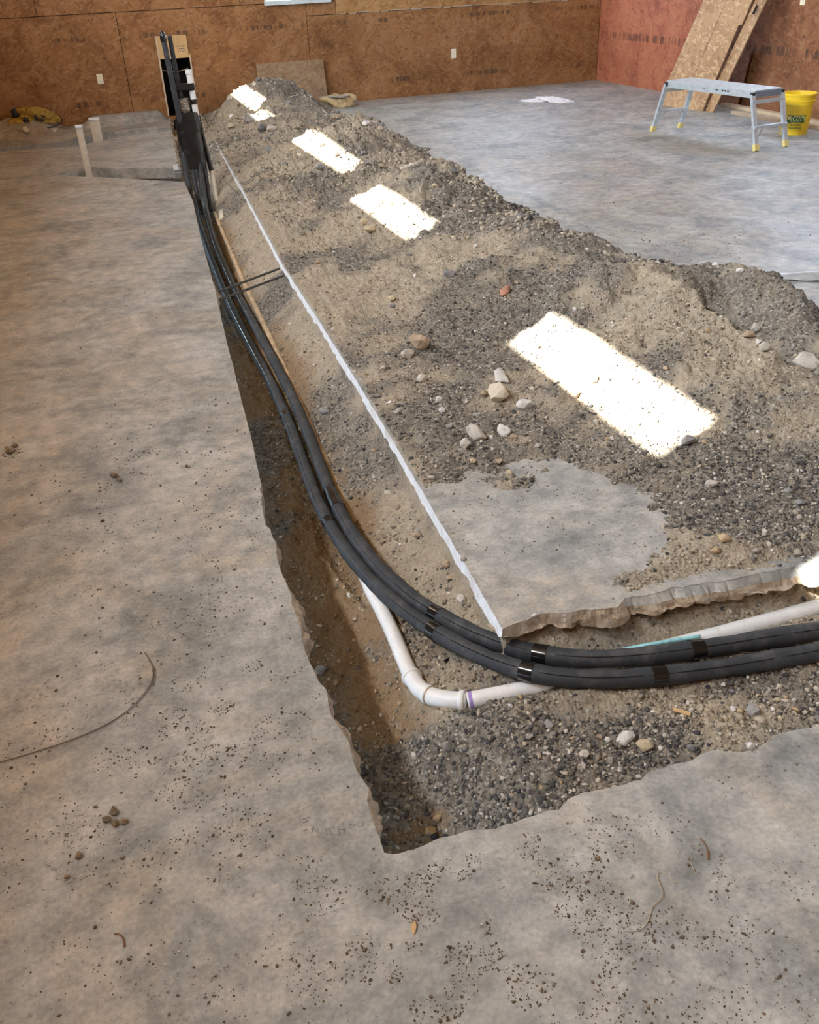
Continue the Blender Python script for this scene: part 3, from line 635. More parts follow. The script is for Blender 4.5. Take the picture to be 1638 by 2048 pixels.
runs.append((jag([hi_[-1]]+A[:4], .002, .05, 7), PL)); runs.append((jag([A[3]]+A[4:], .002, .05, 8), PL))
ue = [A[-1], L[-3], HOLE_B_NEAR[0]] if L[-3] != HOLE_B_NEAR[0] else [A[-1], L[-4], HOLE_B_NEAR[0]]
runs.append((jag(ue, .012, .04, 9), ('broken', .03)))
runs.append((jag(HOLE_B_NEAR+[(XW, 11.9)], .002, .05, 10), PL)); runs.append(([(XW, 11.9), (XW, YS)], PL))
slab('floor', runs)
runs = [([(XW, 12.5)]+HOLE_B_FAR, PL), (jag([HOLE_B_FAR[-1], (1.27, YN+.05)], .015, .04, 11), ('broken', .03)), ([(1.27, YN+.05), (XW, YN+.05)], PL), ([(XW, YN+.05), (XW, 12.5)], PL)]
slab('floor', runs)
ER_ = EDGE_R
runs = [(jag(EDGE_I+[(1.9, 1.70), (3.0, 1.66)], .006, .012, 12), ('broken', .016, 1)), ([(3.0, 1.66), (XE, 1.66)], PL), ([(XE, 1.66), (XE, YN+.05)], PL), ([(XE, YN+.05), (ER_[-1][0], YN+.05)], PL),
        (jag([(ER_[-1][0], YN+.05)]+ER_[:-1][::-1]+([EDGE_I[0]] if ER_[0] != EDGE_I[0] else []), .0016, .02, 13), ('cut',))]
slab('floor', runs)
# ---- soil: one fine height field in the cut and over the slab ----------------
def soil_patch():
    n = 900; s = np.linspace(math.asinh(1.10/1.6), math.asinh(13.12/1.6), n); ys = 1.6*np.sinh(s)
    xs = np.r_[np.linspace(.20, 2.0, 400), np.linspace(2.0, 3.9, 300)[1:]]
    X, Y = np.meshgrid(xs, ys)
    Z = soil_z(X, Y)
    dk = dark_mask(X, Y)
    Z = Z+.0035*fbm(X, Y, 55., 2, 91)+(.0035+.003*dk)*np.maximum(0, vnoise(X*120, Y*120, 17))
    # keep only where the soil can show
    a = xl(Y); b = xr(Y); yf = yfront(X); west = X < a-.06; south = Y < 1.12
    under = (X > b+.03) & (Y > yf+.05) & (Z < -.012); keep = ~(west | south | under)
    m, k = len(ys), len(xs); id_ = np.arange(m*k).reshape(m, k)
    q = np.stack([id_[:-1, :-1], id_[:-1, 1:], id_[1:, 1:], id_[1:, :-1]], -1); kq = keep[:-1, :-1] | keep[:-1, 1:] | keep[1:, 1:] | keep[1:, :-1]
    q = q[kq]; used = np.unique(q); re = np.full(m*k, -1); re[used] = np.arange(len(used)); q = re[q]
    V = np.stack([X.ravel(), Y.ravel(), Z.ravel()], -1)[used]
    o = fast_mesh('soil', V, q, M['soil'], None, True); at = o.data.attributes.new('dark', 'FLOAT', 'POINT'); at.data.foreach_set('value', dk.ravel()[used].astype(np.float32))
    cl = sstep(-.19, -.27, Z+.03*fbm(X, Y, 5., 4, 111)); at = o.data.attributes.new('trench_shade', 'FLOAT', 'POINT'); at.data.foreach_set('value', cl.ravel()[used].astype(np.float32))  # painted trench shade: grows with depth, broken up by noise
    return o
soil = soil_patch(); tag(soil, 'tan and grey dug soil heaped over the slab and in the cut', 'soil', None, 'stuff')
# soil in the small cuts to the west and a low heap at the foot of the north wall
def heap(name, x0, x1, y0, y1, fn, step, label, mat='soil', dk=.2):
    xs = np.arange(x0, x1, step); ys = np.arange(y0, y1, step); X, Y = np.meshgrid(xs, ys); Z = fn(X, Y); m, k = X.shape; i = np.arange(m*k).reshape(m, k)
    q = np.stack([i[:-1, :-1], i[:-1, 1:], i[1:, 1:], i[1:, :-1]], -1).reshape(-1, 4)
    o = fast_mesh(name, np.stack([X.ravel(), Y.ravel(), Z.ravel()], -1), q, M[mat], None, True); at = o.data.attributes.new('dark', 'FLOAT', 'POINT'); at.data.foreach_set('value', np.full(m*k, dk, np.float32))
    tag(o, label, 'soil', None, 'stuff'); return o
heap('soil', -.5, 1.0, 8.9, 10.2, lambda X, Y: -.16+.02*fbm(X, Y, 5., 3, 3)+.10*sstep(.3, -.3, X), .02, 'brown soil at the bottom of the short side cut behind the thin pipe')
heap('soil', -2.5, 1.35, 11.3, 12.9, lambda X, Y: -.13+.03*fbm(X, Y, 4., 3, 3), .03, 'brown soil in the far side cut around the wide pipe stub')
heap('soil', -2.5, .02, 12.15, 13.13, lambda X, Y: -.03+(.17*sstep(12.35, 12.95, Y+.15*fbm(X, Y, 2., 3, 4))+.02*fbm(X, Y, 7., 3, 5))*sstep(.0, -.35, X+.1*vnoise(Y*4, X*4, 2)), .012, 'low heap of yellow-brown soil along the foot of the back wall', dk=0)
heap('soil', .0, 1.25, 12.6, 13.13, lambda X, Y: -.02+(.125*sstep(12.72, 13.05, Y+.05*fbm(X, Y, 3., 3, 4)))*sstep(.05, .35, X)*sstep(1.27, 1.1, X), .012, 'smooth grey ridge of mortar between the left outlet and the bundle', 'concrete', 0)
# ---- gravel: tens of thousands of grains, joined -----------------------------
ICO = []
bm = bmesh.new(); bmesh.ops.create_icosphere(bm, subdivisions=1, radius=1); bm.verts.index_update()
ICV = np.array([v.co[:] for v in bm.verts]); ICF = np.array([[v.index for v in f.verts] for f in bm.faces]); bm.free()
rng = np.random.default_rng(12)
def scatter_mesh(name, P, S, mat, flat=.7, parent=None):
    n = len(P); V = np.repeat(ICV[None], n, 0)*(1+.32*rng.standard_normal((n, 12, 1)).clip(-1.6, 1.6)*.7)
    sc = np.stack([S*rng.uniform(.75, 1.3, n), S*rng.uniform(.7, 1.1, n), S*flat*rng.uniform(.7, 1.2, n)], -1); V = V*sc[:, None, :]
    a = rng.uniform(0, 2*PI, n); b = rng.normal(0, .5, n); ca, sa, cb, sb = np.cos(a), np.sin(a), np.cos(b), np.sin(b)
    x, y, z = V[..., 0], V[..., 1], V[..., 2]; y, z = y*cb[:, None]-z*sb[:, None], y*sb[:, None]+z*cb[:, None]
    x, y = x*ca[:, None]-y*sa[:, None], x*sa[:, None]+y*ca[:, None]
    V = np.stack([x, y, z], -1)+P[:, None, :]
    F = (ICF[None]+(np.arange(n)*12)[:, None, None]).reshape(-1, 3)
    return fast_mesh(name, V.reshape(-1, 3), F, mat, parent, False, 3)
def soil_visible(x, y):
    z = soil_z(x, y); island = (x > xr(y)) & (y > yfront(x)); cutz = (x > xl(y)+.0) & (y > 1.2)
    ok = np.where(island, z > -.006, cutz)
    return z, ok
def sample(n, x0, x1, y0, y1, pw=1.6):
    u = rng.uniform(0, 1, n); e = 1-pw; y = (y0**e+(y1**e-y0**e)*u)**(1/e); x = rng.uniform(x0, x1, n); return x, y
def gravel(n, s0, s1, dark, name, label, mat):
    x, y = sample(n, .3, 3.9, 1.2, 13.0, 1.75); z, ok = soil_visible(x, y); d = dark_mask(x, y)
    clump = fbm(x, y, 7., 3, 101)
    p = np.clip((d-.30)*1.7, .03, 1) if dark else np.clip(.95-d*.9, .25, 1)*np.clip(.5+.8*clump, .08, 1)
    p = p*np.where((x < xl(y)+.22) & (y < 7), .45, 1)
    ok &= rng.uniform(0, 1, n) < p
    x, y, z = x[ok], y[ok], z[ok]; k = len(x)
    s = (s0+(s1-s0)*rng.power(.45, k)**2.0*1.)*(1+.07*y); s = s0*(1+.09*y)+(s1-s0)*rng.beta(1, 7, k)
    o = scatter_mesh(name, np.stack([x, y, z+s*.25], -1), s, mat); tag(o, label, 'gravel', None, 'stuff'); return o
gravel(98000, .0024, .017, True, 'gravel', 'dark grey gravel spread in drifts through the dug soil', M['grav_dark'])
gravel(100000, .0024, .018, False, 'gravel', 'tan and pale gravel grains mixed through the dug soil', M['grav_tan'])
# clods on the far side of the heaps
x, y = rng.uniform(1.35, 3.5, 9000), rng.uniform(5.2, 13.0, 9000); z, ok = soil_visible(x, y); ok &= fbm(x, y, 1.7, 3, 301) > -.1; x, y, z = x[ok], y[ok], z[ok]
s = .006+.026*rng.beta(1, 5, len(x)); o = scatter_mesh('gravel', np.stack([x, y, z+s*.2], -1), s, M['grav_tan'], .75); tag(o, 'coarse crumbled lumps over the far half of the heaps', 'gravel', None, 'stuff')
x = rng.uniform(2.0, 3.6, 5200); y = rng.uniform(4.0, 13.0, 5200); z, ok = soil_visible(x, y); ok &= (np.abs(x-np.interp(y, PR[:, 0], PR[:, 1])) < .55); x, y, z = x[ok], y[ok], z[ok]
s = .008+.022*rng.beta(1, 4, len(x)); o = scatter_mesh('gravel', np.stack([x, y, z+s*.3], -1), s, M['grav_tan'], .8); tag(o, 'coarse clods along the right edge of the heaps', 'gravel', None, 'stuff')
x = rng.uniform(2.6, 3.75, 5200); y = 3.3+rng.gamma(2., 1.2, 5200); z, ok = soil_visible(x, y); ok &= (np.abs(x-.06-np.interp(y, PR[:, 0], PR[:, 1])) < .17); x, y, z = x[ok], y[ok], z[ok]
z = np.maximum(z, 0); s = .006+.016*rng.beta(1, 3, len(x)); o = scatter_mesh('gravel', np.stack([x, y, z+s*.4], -1), s, M['grav_dark'], .8); tag(o, 'coarse black gravel strewn where the heap meets the clean floor', 'gravel', None, 'stuff')
# crumbs trodden over the floor
CL = [(.05, 1.75, .16, 420), (.35, 1.02, .18, 700), (.62, .95, .22, 800), (.15, 1.15, .25, 500), (.45, .85, .2, 500), (-.15, 1.45, .22, 420), (-.3, 1.75, .25, 260), (-.05, 2.75, .35, 260), (-.1, 3.3, .25, 220), (-.5, 3.56, .05, 60),
      (.1, 2.2, .2, 160), (.85, .8, .2, 400), (.25, 3.4, .3, 120), (0, 5.0, .8, 160), (.3, 2.6, .2, 100), (3.9, 5.6, .8, 160), (4.2, 8.0, 1.6, 120), (1.1, 2.35, .25, 240), (1.5, 1.95, .2, 160), (.6, 8.9, .3, 60), (3.4, 4.9, .35, 260)]
P = []
for cx, cy, r_, n in CL:
    a = rng.normal(0, r_, (int(n*2.6), 2))*[1, .8]; P.append(np.c_[cx+a[:, 0], cy+a[:, 1]])
P = np.vstack(P); x, y = P[:, 0], P[:, 1]; cl = fbm(x, y, 13., 4, 200)
ok = ((x < xl(y)-.015) | (y < 1.15) | ((x > xr(y)+.02) & (y > yfront(x)+.02))) & (cl > .02) & (y > .5); x, y = x[ok], y[ok]
s = (.0008+.0062*rng.beta(1, 9, len(x)))*(1+.18*y); o = scatter_mesh('soil_crumbs', np.stack([x, y, s*.35], -1), s, M['crumb'], .6); tag(o, 'dark crumbs of soil trodden over the concrete floor', 'crumbs', None, 'stuff')
# ---- stones one by one -------------------------------------------------------
def rock_mesh(seed, n=26, rough=False):
    r = random.Random(seed); bm = bmesh.new()
    for _ in range(n):
        v = Vector((r.gauss(0, 1), r.gauss(0, 1), r.gauss(0, 1))).normalized(); bm.verts.new((v.x*r.uniform(.78, 1.05), v.y*r.uniform(.55, .8), v.z*r.uniform(.45, .68)))
    h = bmesh.ops.convex_hull(bm, input=bm.verts[:]); bmesh.ops.delete(bm, geom=list({g for g in h['geom_interior']+h['geom_unused'] if isinstance(g, bmesh.types.BMVert)}), context='VERTS')
    bmesh.ops.bevel(bm, geom=bm.edges[:], offset=.045, segments=1, affect='EDGES', clamp_overlap=True)
    if rough:
        bmesh.ops.triangulate(bm, faces=bm.faces[:]); bmesh.ops.subdivide_edges(bm, edges=bm.edges[:], cuts=2, use_grid_fill=True)
        Q = np.array([v.co[:] for v in bm.verts]); d = 1+.07*fbm(Q[:, 0]+Q[:, 2]*.8+seed, Q[:, 1]-Q[:, 2]*.6, 2.6, 4, seed)
        for v, k in zip(bm.verts, d): v.co *= float(k)
    bmesh.ops.recalc_face_normals(bm, faces=bm.faces[:])
    me = bpy.data.meshes.new('stone'); bm.to_mesh(me); bm.free(); return me
def place_rock(x, y, d, col, label, seed, group=None, mes=None, z=None, sink=.22):
    me = mes or rock_mesh(seed, 20+seed % 9, True)
    if not mes: me.materials.append(RM[col])
    o = bpy.data.objects.new('stone', me); C.objects.link(o); r = random.Random(seed+5); k = d/1.75
    o.scale = (k*r.uniform(.9, 1.1), k*r.uniform(.9, 1.15), k*r.uniform(.85, 1.15)); o.rotation_euler = (r.uniform(-.35, .35), r.uniform(-.35, .35), r.uniform(0, 6.28))
    if z is None:
        zs = float(soil_z(x, y)); z = max(zs, 0.) if (x > float(xr(y)) and y > float(yfront(x))) or x < float(xl(y)) or y < 1.18 else zs
    o.location = (x, y, z+k*(.62-sink)); return tag(o, label, 'stone', group)
CN = {'w': 'white', 'p': 'pale', 'c': 'cream', 't': 'tan', 'g': 'grey', 'y': 'yellowish', 'o': 'ochre', 'r': 'reddish', 'k': 'black'}
for i, ((x, y, d, c), lb) in enumerate(zip(ROCKS, ROCK_LABELS)): place_rock(x, y, d*1.12, c, lb, 100+i)
# unnamed pebbles, each its own object
PG = {'near': ('small pebble half set in the gravelly soil of the near cut', 'pebbles in the cut'), 'isl': ('small pebble lying on the dug soil over the slab', 'pebbles on the spoil'), 'far': ('fist-sized lump near the crest of the far heaps', 'lumps on the far heaps')}
lib = {}
for c in 'wptgyo':
    for k in range(3):
        me = rock_mesh(900+k*7+ord(c), 18); me.materials.append(RM[c]); lib[c, k] = me
r = random.Random(77); cnt = 0
while cnt < 270:
    z_ = r.random()
    if cnt < 80: x, y, d, gk = r.uniform(.45, 2.0), r.uniform(1.22, 1.68), r.uniform(.009, .020), 'near'
    elif cnt < 105: x, y, d, gk = r.uniform(.6, 1.1), r.uniform(2.0, 5.5), r.uniform(.012, .022), 'near'
    elif cnt < 220: x, y, d, gk = r.uniform(.95, 3.3), 1.9+r.random()**1.5*6, r.uniform(.014, .034), 'isl'
    else: x, y, d, gk = r.uniform(1.7, 3.1), r.uniform(6.5, 12.6), r.uniform(.03, .075), 'far'
    z, ok = soil_visible(np.array([x]), np.array([y]))
    if not ok[0]: continue
    if x < float(xr(y)) and y > 1.7 and x < float(xl(y))+.28: continue
    c = r.choice('wpptttgggyo'); place_rock(x, y, d*(1+.03*y), c, PG[gk][0].replace('small pebble', 'small '+CN[c]+' pebble').replace('fist-sized', 'fist-sized '+CN[c]), 3000+cnt, CN[c]+' '+PG[gk][1], lib[c, r.randrange(3)], float(z[0])); cnt += 1
# clods lying on the near-left floor
CM = mat_rock('earth_clod', (.20, .15, .10), (.34, .26, .18))
CLODS = [(-.225, 1.535, .020, 'earth clod at the top of the little cluster on the left floor'), (-.243, 1.517, .017, 'earth clod at the left of the little cluster on the left floor'), (-.226, 1.500, .016, 'flat earth clod low in the middle of the little cluster'),
         (-.206, 1.498, .015, 'pale-edged earth clod at the right end of the little cluster'), (-.304, 1.440, .015, 'lone round earth clod below and left of the little cluster'), (-.33, 1.395, .010, 'small earth clod farther down from the round one'),
         (-.495, 3.557, .030, 'dark earth clod at the left border of the floor'), (-.475, 3.60, .022, 'smaller earth clod above the dark one at the left border'), (-.117, 3.169, .026, 'crumbly earth clod midway along the left floor'), (-.10, 3.13, .020, 'small clod touching the crumbly one'), (.715, 1.035, .010, 'dark round crumb alone on the near slab beside the broken edge')]
for i, (x, y, d, lb) in enumerate(CLODS):
    me = rock_mesh(600+i, 22, True); me.materials.append(CM); o = place_rock(x, y, d*1.3, 'g', lb, 600+i, None, me, 0, .1); o.name = 'earth_clod'; o['category'] = 'clod'
# ---- pipes and cables in the cut ---------------------------------------------
def line_set(name, path, label, rad, taped):
    e = empty(name, path[0], label, 'pipe'); o0 = Vector(path[0]); P = smooth_path(path, .02, 2); n = len(P)
    R = [rad*(1+.05*math.sin(k*.37)+.03*math.sin(k*1.3)) for k in range(n)]
    MB().tube([Vector(p)-o0 for p in P], R, 20).build('foam_sleeve', M['foam'], e, True)
    PP = np.array(P)
    for q, ln in taped:
        k = int(np.argmin(np.linalg.norm(PP[:, :2]-np.array(q), axis=1))); h = max(1, int(ln/.02/2)); a, b = max(0, k-h), min(n-1, k+h)
        if b-a < 2: b = a+2
        sg = [Vector(PP[j])-o0 for j in range(a, b+1)]; MB().tube(sg, [R[j]*1.06 for j in range(a, b+1)], 20, 0, False).build('tape_band', M['tape'], e, True)
    # the slit along the sleeve
    sd_ = []
    for k in range(0, n):
        t = (Vector(PP[min(k+1, n-1)])-Vector(PP[max(k-1, 0)])).normalized(); side = t.cross(Vector((0, 0, 1))).normalized()
        sd_.append(Vector(PP[k])-o0+side*rad*(-.62 if name.endswith('e') else .5)*SLIT+Vector((0, 0, rad*.80)))
    MB().tube(sd_, .0014, 5).build('slit', M['tape'], e)
    return e
SLIT = -1
BA = [(.880, 8.62, .02), (.885, 8.45, -.08)]; BB = [(1.02, 8.62, .02), (1.0, 8.42, -.06)]
ca_ = [(.935, 8.98, .30), (.93, 8.95, .12)]+[(.915, 8.90, -.02), (.90, 8.72, -.15), (.895, 8.5, -.21)]+CABLE_A[1:]
cb_ = [(1.06, 8.98, .30), (1.06, 8.96, .12)]+[(1.055, 8.92, -.02), (1.03, 8.75, -.15), (.985, 8.5, -.21)]+CABLE_B[1:]
T = lambda px, py, z: None
line_set('insulated_pipe', ca_, 'black foam-insulated line, the one nearest the left slab, bending out right at the front', .0268, [((.69, 2.95), .06), ((.745, 2.03), .05), ((.90, 1.72), .055), ((1.22, 1.60), .06), ((.79, 4.0), .05)])
line_set('insulated_pipe', cb_, 'black foam-insulated line nearest the island slab, lying behind its twin', .0268, [((.725, 3.08), .16), ((.76, 2.1), .05), ((1.36, 1.63), .05), ((.93, 1.74), .05)])
# drain pipe with its elbow
dp = empty('drain_pipe', PIPE_W[0], 'half-buried white plastic drain pipe with an elbow, running under the black lines', 'pipe'); o0 = Vector(PIPE_W[0]); rel = lambda P: [Vector(p)-o0 for p in P]
dz = lambda P, z: [(p[0], p[1], p[2]+z) for p in P]
back = [(.668, 2.75, -.262), (.664, 2.55, -.250)]
MB().tube(smooth_path(rel(back+list(PIPE_W)), .03, 1), .0245, 24).build('pipe_length', M['pvc'], dp, True)
MB().tube(smooth_path(rel(PIPE_E), .03, 1), .0245, 24).build('pipe_length', M['pvc'], dp, True)
ep = smooth_path(rel(PIPE_ELBOW), .006, 1); el = MB().tube(ep, .0262, 24).build('elbow', M['pvc'], dp, True)
def collar(P, k, r, ln, mat, nm, parent):
    a = Vector(P[k]); b = Vector(P[k+1] if k >= 0 else P[k-1]); d = (b-a).normalized()*(1 if k >= 0 else -1)
    return MB().tube([a-d*ln/2, a-d*ln*.45, a+d*ln*.45, a+d*ln/2], [r*.95, r, r, r*.95], 24).build(nm, mat, parent, True)
n_ = len(ep); m_ = n_//2
collar(ep, 1, .0305, .016, M['pvc'], 'hub', el); collar(ep, m_-1, .0295, .012, M['pvc'], 'hub', el); collar(ep, n_-3, .0305, .016, M['pvc'], 'hub', el)
collar(ep, m_, .0280, .004, M['pvc_mud'], 'joint_line', el)
pe = rel(PIPE_E); d_ = (pe[1]-pe[0]).normalized(); MB().tube([pe[0]+d_*.006, pe[0]+d_*.016], .0249, 24, 0, False).build('primer_ring', M['purple'], dp, True)
t_ = MB().tube(smooth_path(dz(BLUE, .012), .02, 1), .006, 10).build('plastic_tube', M['blue'], None, True); tag(t_, 'thin pale blue tube along the white pipe, behind the black lines', 'tube')
o = MB().tube(smooth_path(dz(PIPE_TAN, -.004), .04, 1), [.017]*len(smooth_path(dz(PIPE_TAN, -.004), .04, 1)), 12).build('buried_pipe', M['pvc_mud'], None, True); tag(o, 'mud-stained thin pipe half buried beside the black lines', 'pipe')
# ---- upright bundle ----------------------------------------------------------
bu = empty('pipe_bundle', (1.02, 9.0, 0), 'upright bundle of black lines and a white pipe wrapped in black, in the cut', 'pipe bundle'); B0 = Vector((1.02, 9.0, 0))
def bt(P, r, mat, nm, n=14, it=1, parent=None):
    Q = smooth_path([Vector(p)-B0 for p in P], .03, it); return MB().tube(Q, r if not hasattr(r, '__len__') else list(np.interp(np.linspace(0, 1, len(Q)), np.linspace(0, 1, len(r)), r)), n).build(nm, mat, parent or bu, True)
la = bt([(.912, 8.97, 1.17), (.926, 8.96, .85), (.938, 8.95, .6), (.945, 8.96, .45)], .024, M['foam'], 'line')
bt([(.911, 8.97, 1.195), (.9125, 8.97, 1.165), (.915, 8.97, 1.11)], [.012, .027, .027], M['tape'], 'end_tape', parent=la)
bt([(.976, 9.03, 1.15), (.985, 9.03, .85), (.992, 9.02, .6), (1.0, 9.0, .4)], .020, M['foam'], 'line')
pv = bt([(1.090, 9.0, .870), (1.095, 9.0, .7), (1.098, 9.0, .54), (1.098, 9.0, .40)], .0265, M['pvc'], 'white_pipe')
bt([(1.0898, 9.0, .878), (1.0905, 9.0, .842)], .030, M['pvc'], 'pipe_cap', parent=pv)
for z0, z1 in ((.712, .77), (.638, .598)): bt([(1.0945, 8.998, z0), (1.0945, 8.998, z1)], .0292, M['tape'], 'tape_band', parent=pv)
# band tying the three together
mb = MB(); mb.box((-.005, 0, .743), (.205, .085, .052), bev=.012); mb.build('tie_band', M['wrap'], bu, True)
# main wrap: a crumpled flattened sleeve
V = []; F = []; nr = 34; nc = 28
for i in range(nr):
    z = .545-.475*i/(nr-1); q = i/(nr-1); hw = .098+.012*sstep(0, .25, np.array(q)); cx = 1.016-.006*q; cy = 9.0-.04*q*q
    hw = float(hw)
    for j in range(nc):
        a = 2*PI*j/nc; rr = (1+.035*float(fbm(math.cos(a)*2+i*.13, math.sin(a)*2+i*.31, 1.8, 3, 7)))/max(abs(math.cos(a)), abs(math.sin(a)))**.55; V.append((cx+hw*rr*math.cos(a)-B0.x, cy+.06*rr*math.sin(a)-B0.y, z+(.03*float(vnoise(j*.7, i*0+1., 5)) if i < 2 or i > nr-3 else 0)))
for i in range(nr-1):
    for j in range(nc): F.append((i*nc+j, (i+1)*nc+j, (i+1)*nc+(j+1) % nc, i*nc+(j+1) % nc))
wr = mesh('wrap', V, F, M['wrap'], bu, True)
# silver-grey crumpled upper wrap
V = []; F = []
for i in range(16):
    z = .655-.12*i/15
    for j in range(24):
        a = 2*PI*j/24; rr = 1+.16*float(fbm(math.cos(a)*3+i*.4, math.sin(a)*3+i*.4, 1.9, 3, 9)); V.append((.995+.058*rr*math.cos(a)-B0.x, 9.0+.04*rr*math.sin(a)-B0.y, z))
for i in range(15):
    for j in range(24): F.append((i*24+j, (i+1)*24+j, (i+1)*24+(j+1) % 24, i*24+(j+1) % 24))
mesh('crumpled_film', V, F, M['foil'], bu, True)
# lines leaving the foot of the wrap
bt([(.985, 8.95, .12), (.98, 8.90, .0), (.965, 8.78, -.12), (.94, 8.4, -.22)], .021, M['foam'], 'line')
bt([(1.02, 8.95, .12), (1.015, 8.90, .0), (1.0, 8.78, -.12), (.965, 8.4, -.22)], .018, M['foam'], 'line')
bt([(1.10, 8.95, .12), (1.098, 8.92, .0), (1.085, 8.85, -.12), (1.03, 8.45, -.22)], .019, M['foam'], 'line')
# dark corded sleeve on the right and the dusty pipe under it
sleeve_ = bt([(1.128, 9.03, .50), (1.135, 9.03, .30), (1.15, 9.02, .12), (1.165, 9.0, .0)], [.010, .014, .020, .024], M['wrap'], 'sleeve')
o = MB().tube(smooth_path([(1.165, 9.0, .01), (1.165, 8.95, -.07), (1.15, 8.85, -.16), (1.14, 8.74, -.215)], .03, 1), .024, 16).build('dusty_pipe', M['pvc_old'], None, True); tag(o, 'dusty white pipe leaning out of the dark sleeve beside the bundle', 'pipe')
o = MB().tube([(1.12, 8.33, -.22), (1.095, 8.20, -.235), (1.085, 8.13, -.245)], [.030, .029, .029], 16).tube([(1.10, 8.22, -.235), (1.065, 7.85, -.255), (1.05, 7.6, -.262)], .019, 14).build('pipe_coupling', M['pvc_old'], None, True); tag(o, 'dusty pipe coupling on the soil right of the black lines', 'pipe')
o = MB().tube(smooth_path([(1.22, 8.95, -.03), (1.26, 8.6, -.055), (1.275, 8.2, -.08), (1.27, 7.9, -.10)], .03, 1), .004, 6).build('thin_rod', M['wire'], None, True); tag(o, 'thin dark rod sloping down the soil beside the saw cut', 'rod')
o = MB().box((.875, 9.35, .02), (.05, .03, .05), bev=.008).build('foil_scrap', M['pvc'], None); tag(o, 'small bright white scrap at the left edge of the bundle', 'scrap')
# reinforcing bars across the cut
for (a, b, lb) in (((.575, 5.27, -.055), (1.085, 5.60, -.050), 'ribbed steel bar across the cut, nearer the camera'), ((.585, 5.42, -.052), (1.085, 5.76, -.050), 'ribbed steel bar across the cut, behind the other bar')):
    P = [Vector(a).lerp(Vector(b), k/60) for k in range(61)]; o = MB().tube(P, [.0062 if k % 2 else .0078 for k in range(61)], 10).build('steel_bar', M['rebar'], None); tag(o, lb, 'bar')
# scraps in the cut
o = MB().box((0, 0, 0), (.030, .011, .0012)).build('tape_scrap', M['tape']); o.location = SCRAP[0]; o.rotation_euler = (.1, .15, .5); tag(o, 'scrap of shiny black tape on the soil between white pipe and black lines', 'scrap')
place_plate = MB().box((0, 0, 0), (.046, .012, .004), bev=.0015).build('wood_chip', M['chip']); place_plate.location = (1.20, 1.43, -.112); place_plate.rotation_euler = (.1, .1, -.7); tag(place_plate, 'splinter of pale wood on the gravel before the black lines', 'wood chip')
# ---- things on the near slab -------------------------------------------------
o = MB().tube(smooth_path(WIRE, .01, 1), .0016, 6).build('steel_wire', M['wire'], None, True); tag(o, 'bent length of bare wire on the left floor', 'wire')
o2 = MB().tube(smooth_path([(-.098, 2.05, .003), (-.096, 2.03, .006), (-.088, 1.995, .006), (-.088, 1.965, .004), (-.10, 1.93, .003)], .01, 1), .0012, 6).build('steel_wire', M['wire'], None, True); tag(o2, 'short second strand beside the hooked end of the bare wire', 'wire')
o = MB().tube(smooth_path([(.76, .90, .001), (.785, .905, .006), (.80, .92, .008), (.795, .945, .006), (.81, .97, .004), (.825, .96, .006), (.82, .93, .004), (.835, .925, .003)], .01, 1), .0009, 6).tube(smooth_path([(.68, .875, .001), (.71, .855, .003), (.735, .875, .003), (.76, .90, .002)], .01, 1), .0009, 6).build('dry_fibre', M['straw'], None, True); tag(o, 'pale curly fibre on the near slab at bottom right', 'fibre')
o = MB().tube([(.88, .93, .001), (.886, .95, .002), (.89, .965, .001)], .0008, 6).build('dry_fibre', M['straw'], None, True); tag(o, 'short straight fibre right of the curly one', 'fibre')
V = []; F = []
for i in range(9):
    t_ = i/8; w = .0045*math.sin(PI*(.08+.84*t_)); x = .020*(t_-.5)*2; V += [(x, -w, .002+.002*math.sin(PI*t_)), (x, w, .002+.003*math.sin(PI*t_)), (x, 0, .0005)]
for i in range(8): F += [(i*3, i*3+1, i*3+4, i*3+3), (i*3+1, i*3+2, i*3+5, i*3+4), (i*3+2, i*3, i*3+3, i*3+5)]
o = mesh('wood_chip', V, F, M['chip']); o.location = (.307, 1.026, .001); o.rotation_euler = (0, 0, 1.15); o.scale = (.7, 1.1, 1); tag(o, 'leaf-shaped pale chip on the near slab below the corner of the cut', 'wood chip')
o = MB().tube(smooth_path([(.925, .952, .002), (.936, .968, .003), (.943, .985, .003), (.942, 1.003, .002)], .004, 1), [.0012]*2+[.0026]*3+[.0012]*max(1, len(smooth_path([(.925, .952, .002), (.936, .968, .003), (.943, .985, .003), (.942, 1.003, .002)], .004, 1))-5), 8).build('seed_pod', M['twig'], None, True); tag(o, 'curved brown seed pod on the near slab at right', 'seed pod')
o = MB().tube(smooth_path([(-.245, 1.225, .003), (-.232, 1.222, .003), (-.228, 1.208, .003), (-.229, 1.19, .003)], .004, 1), .0016, 8).build('twig', M['twig'], None, True); tag(o, 'tiny hooked twig on the near-left floor', 'twig')
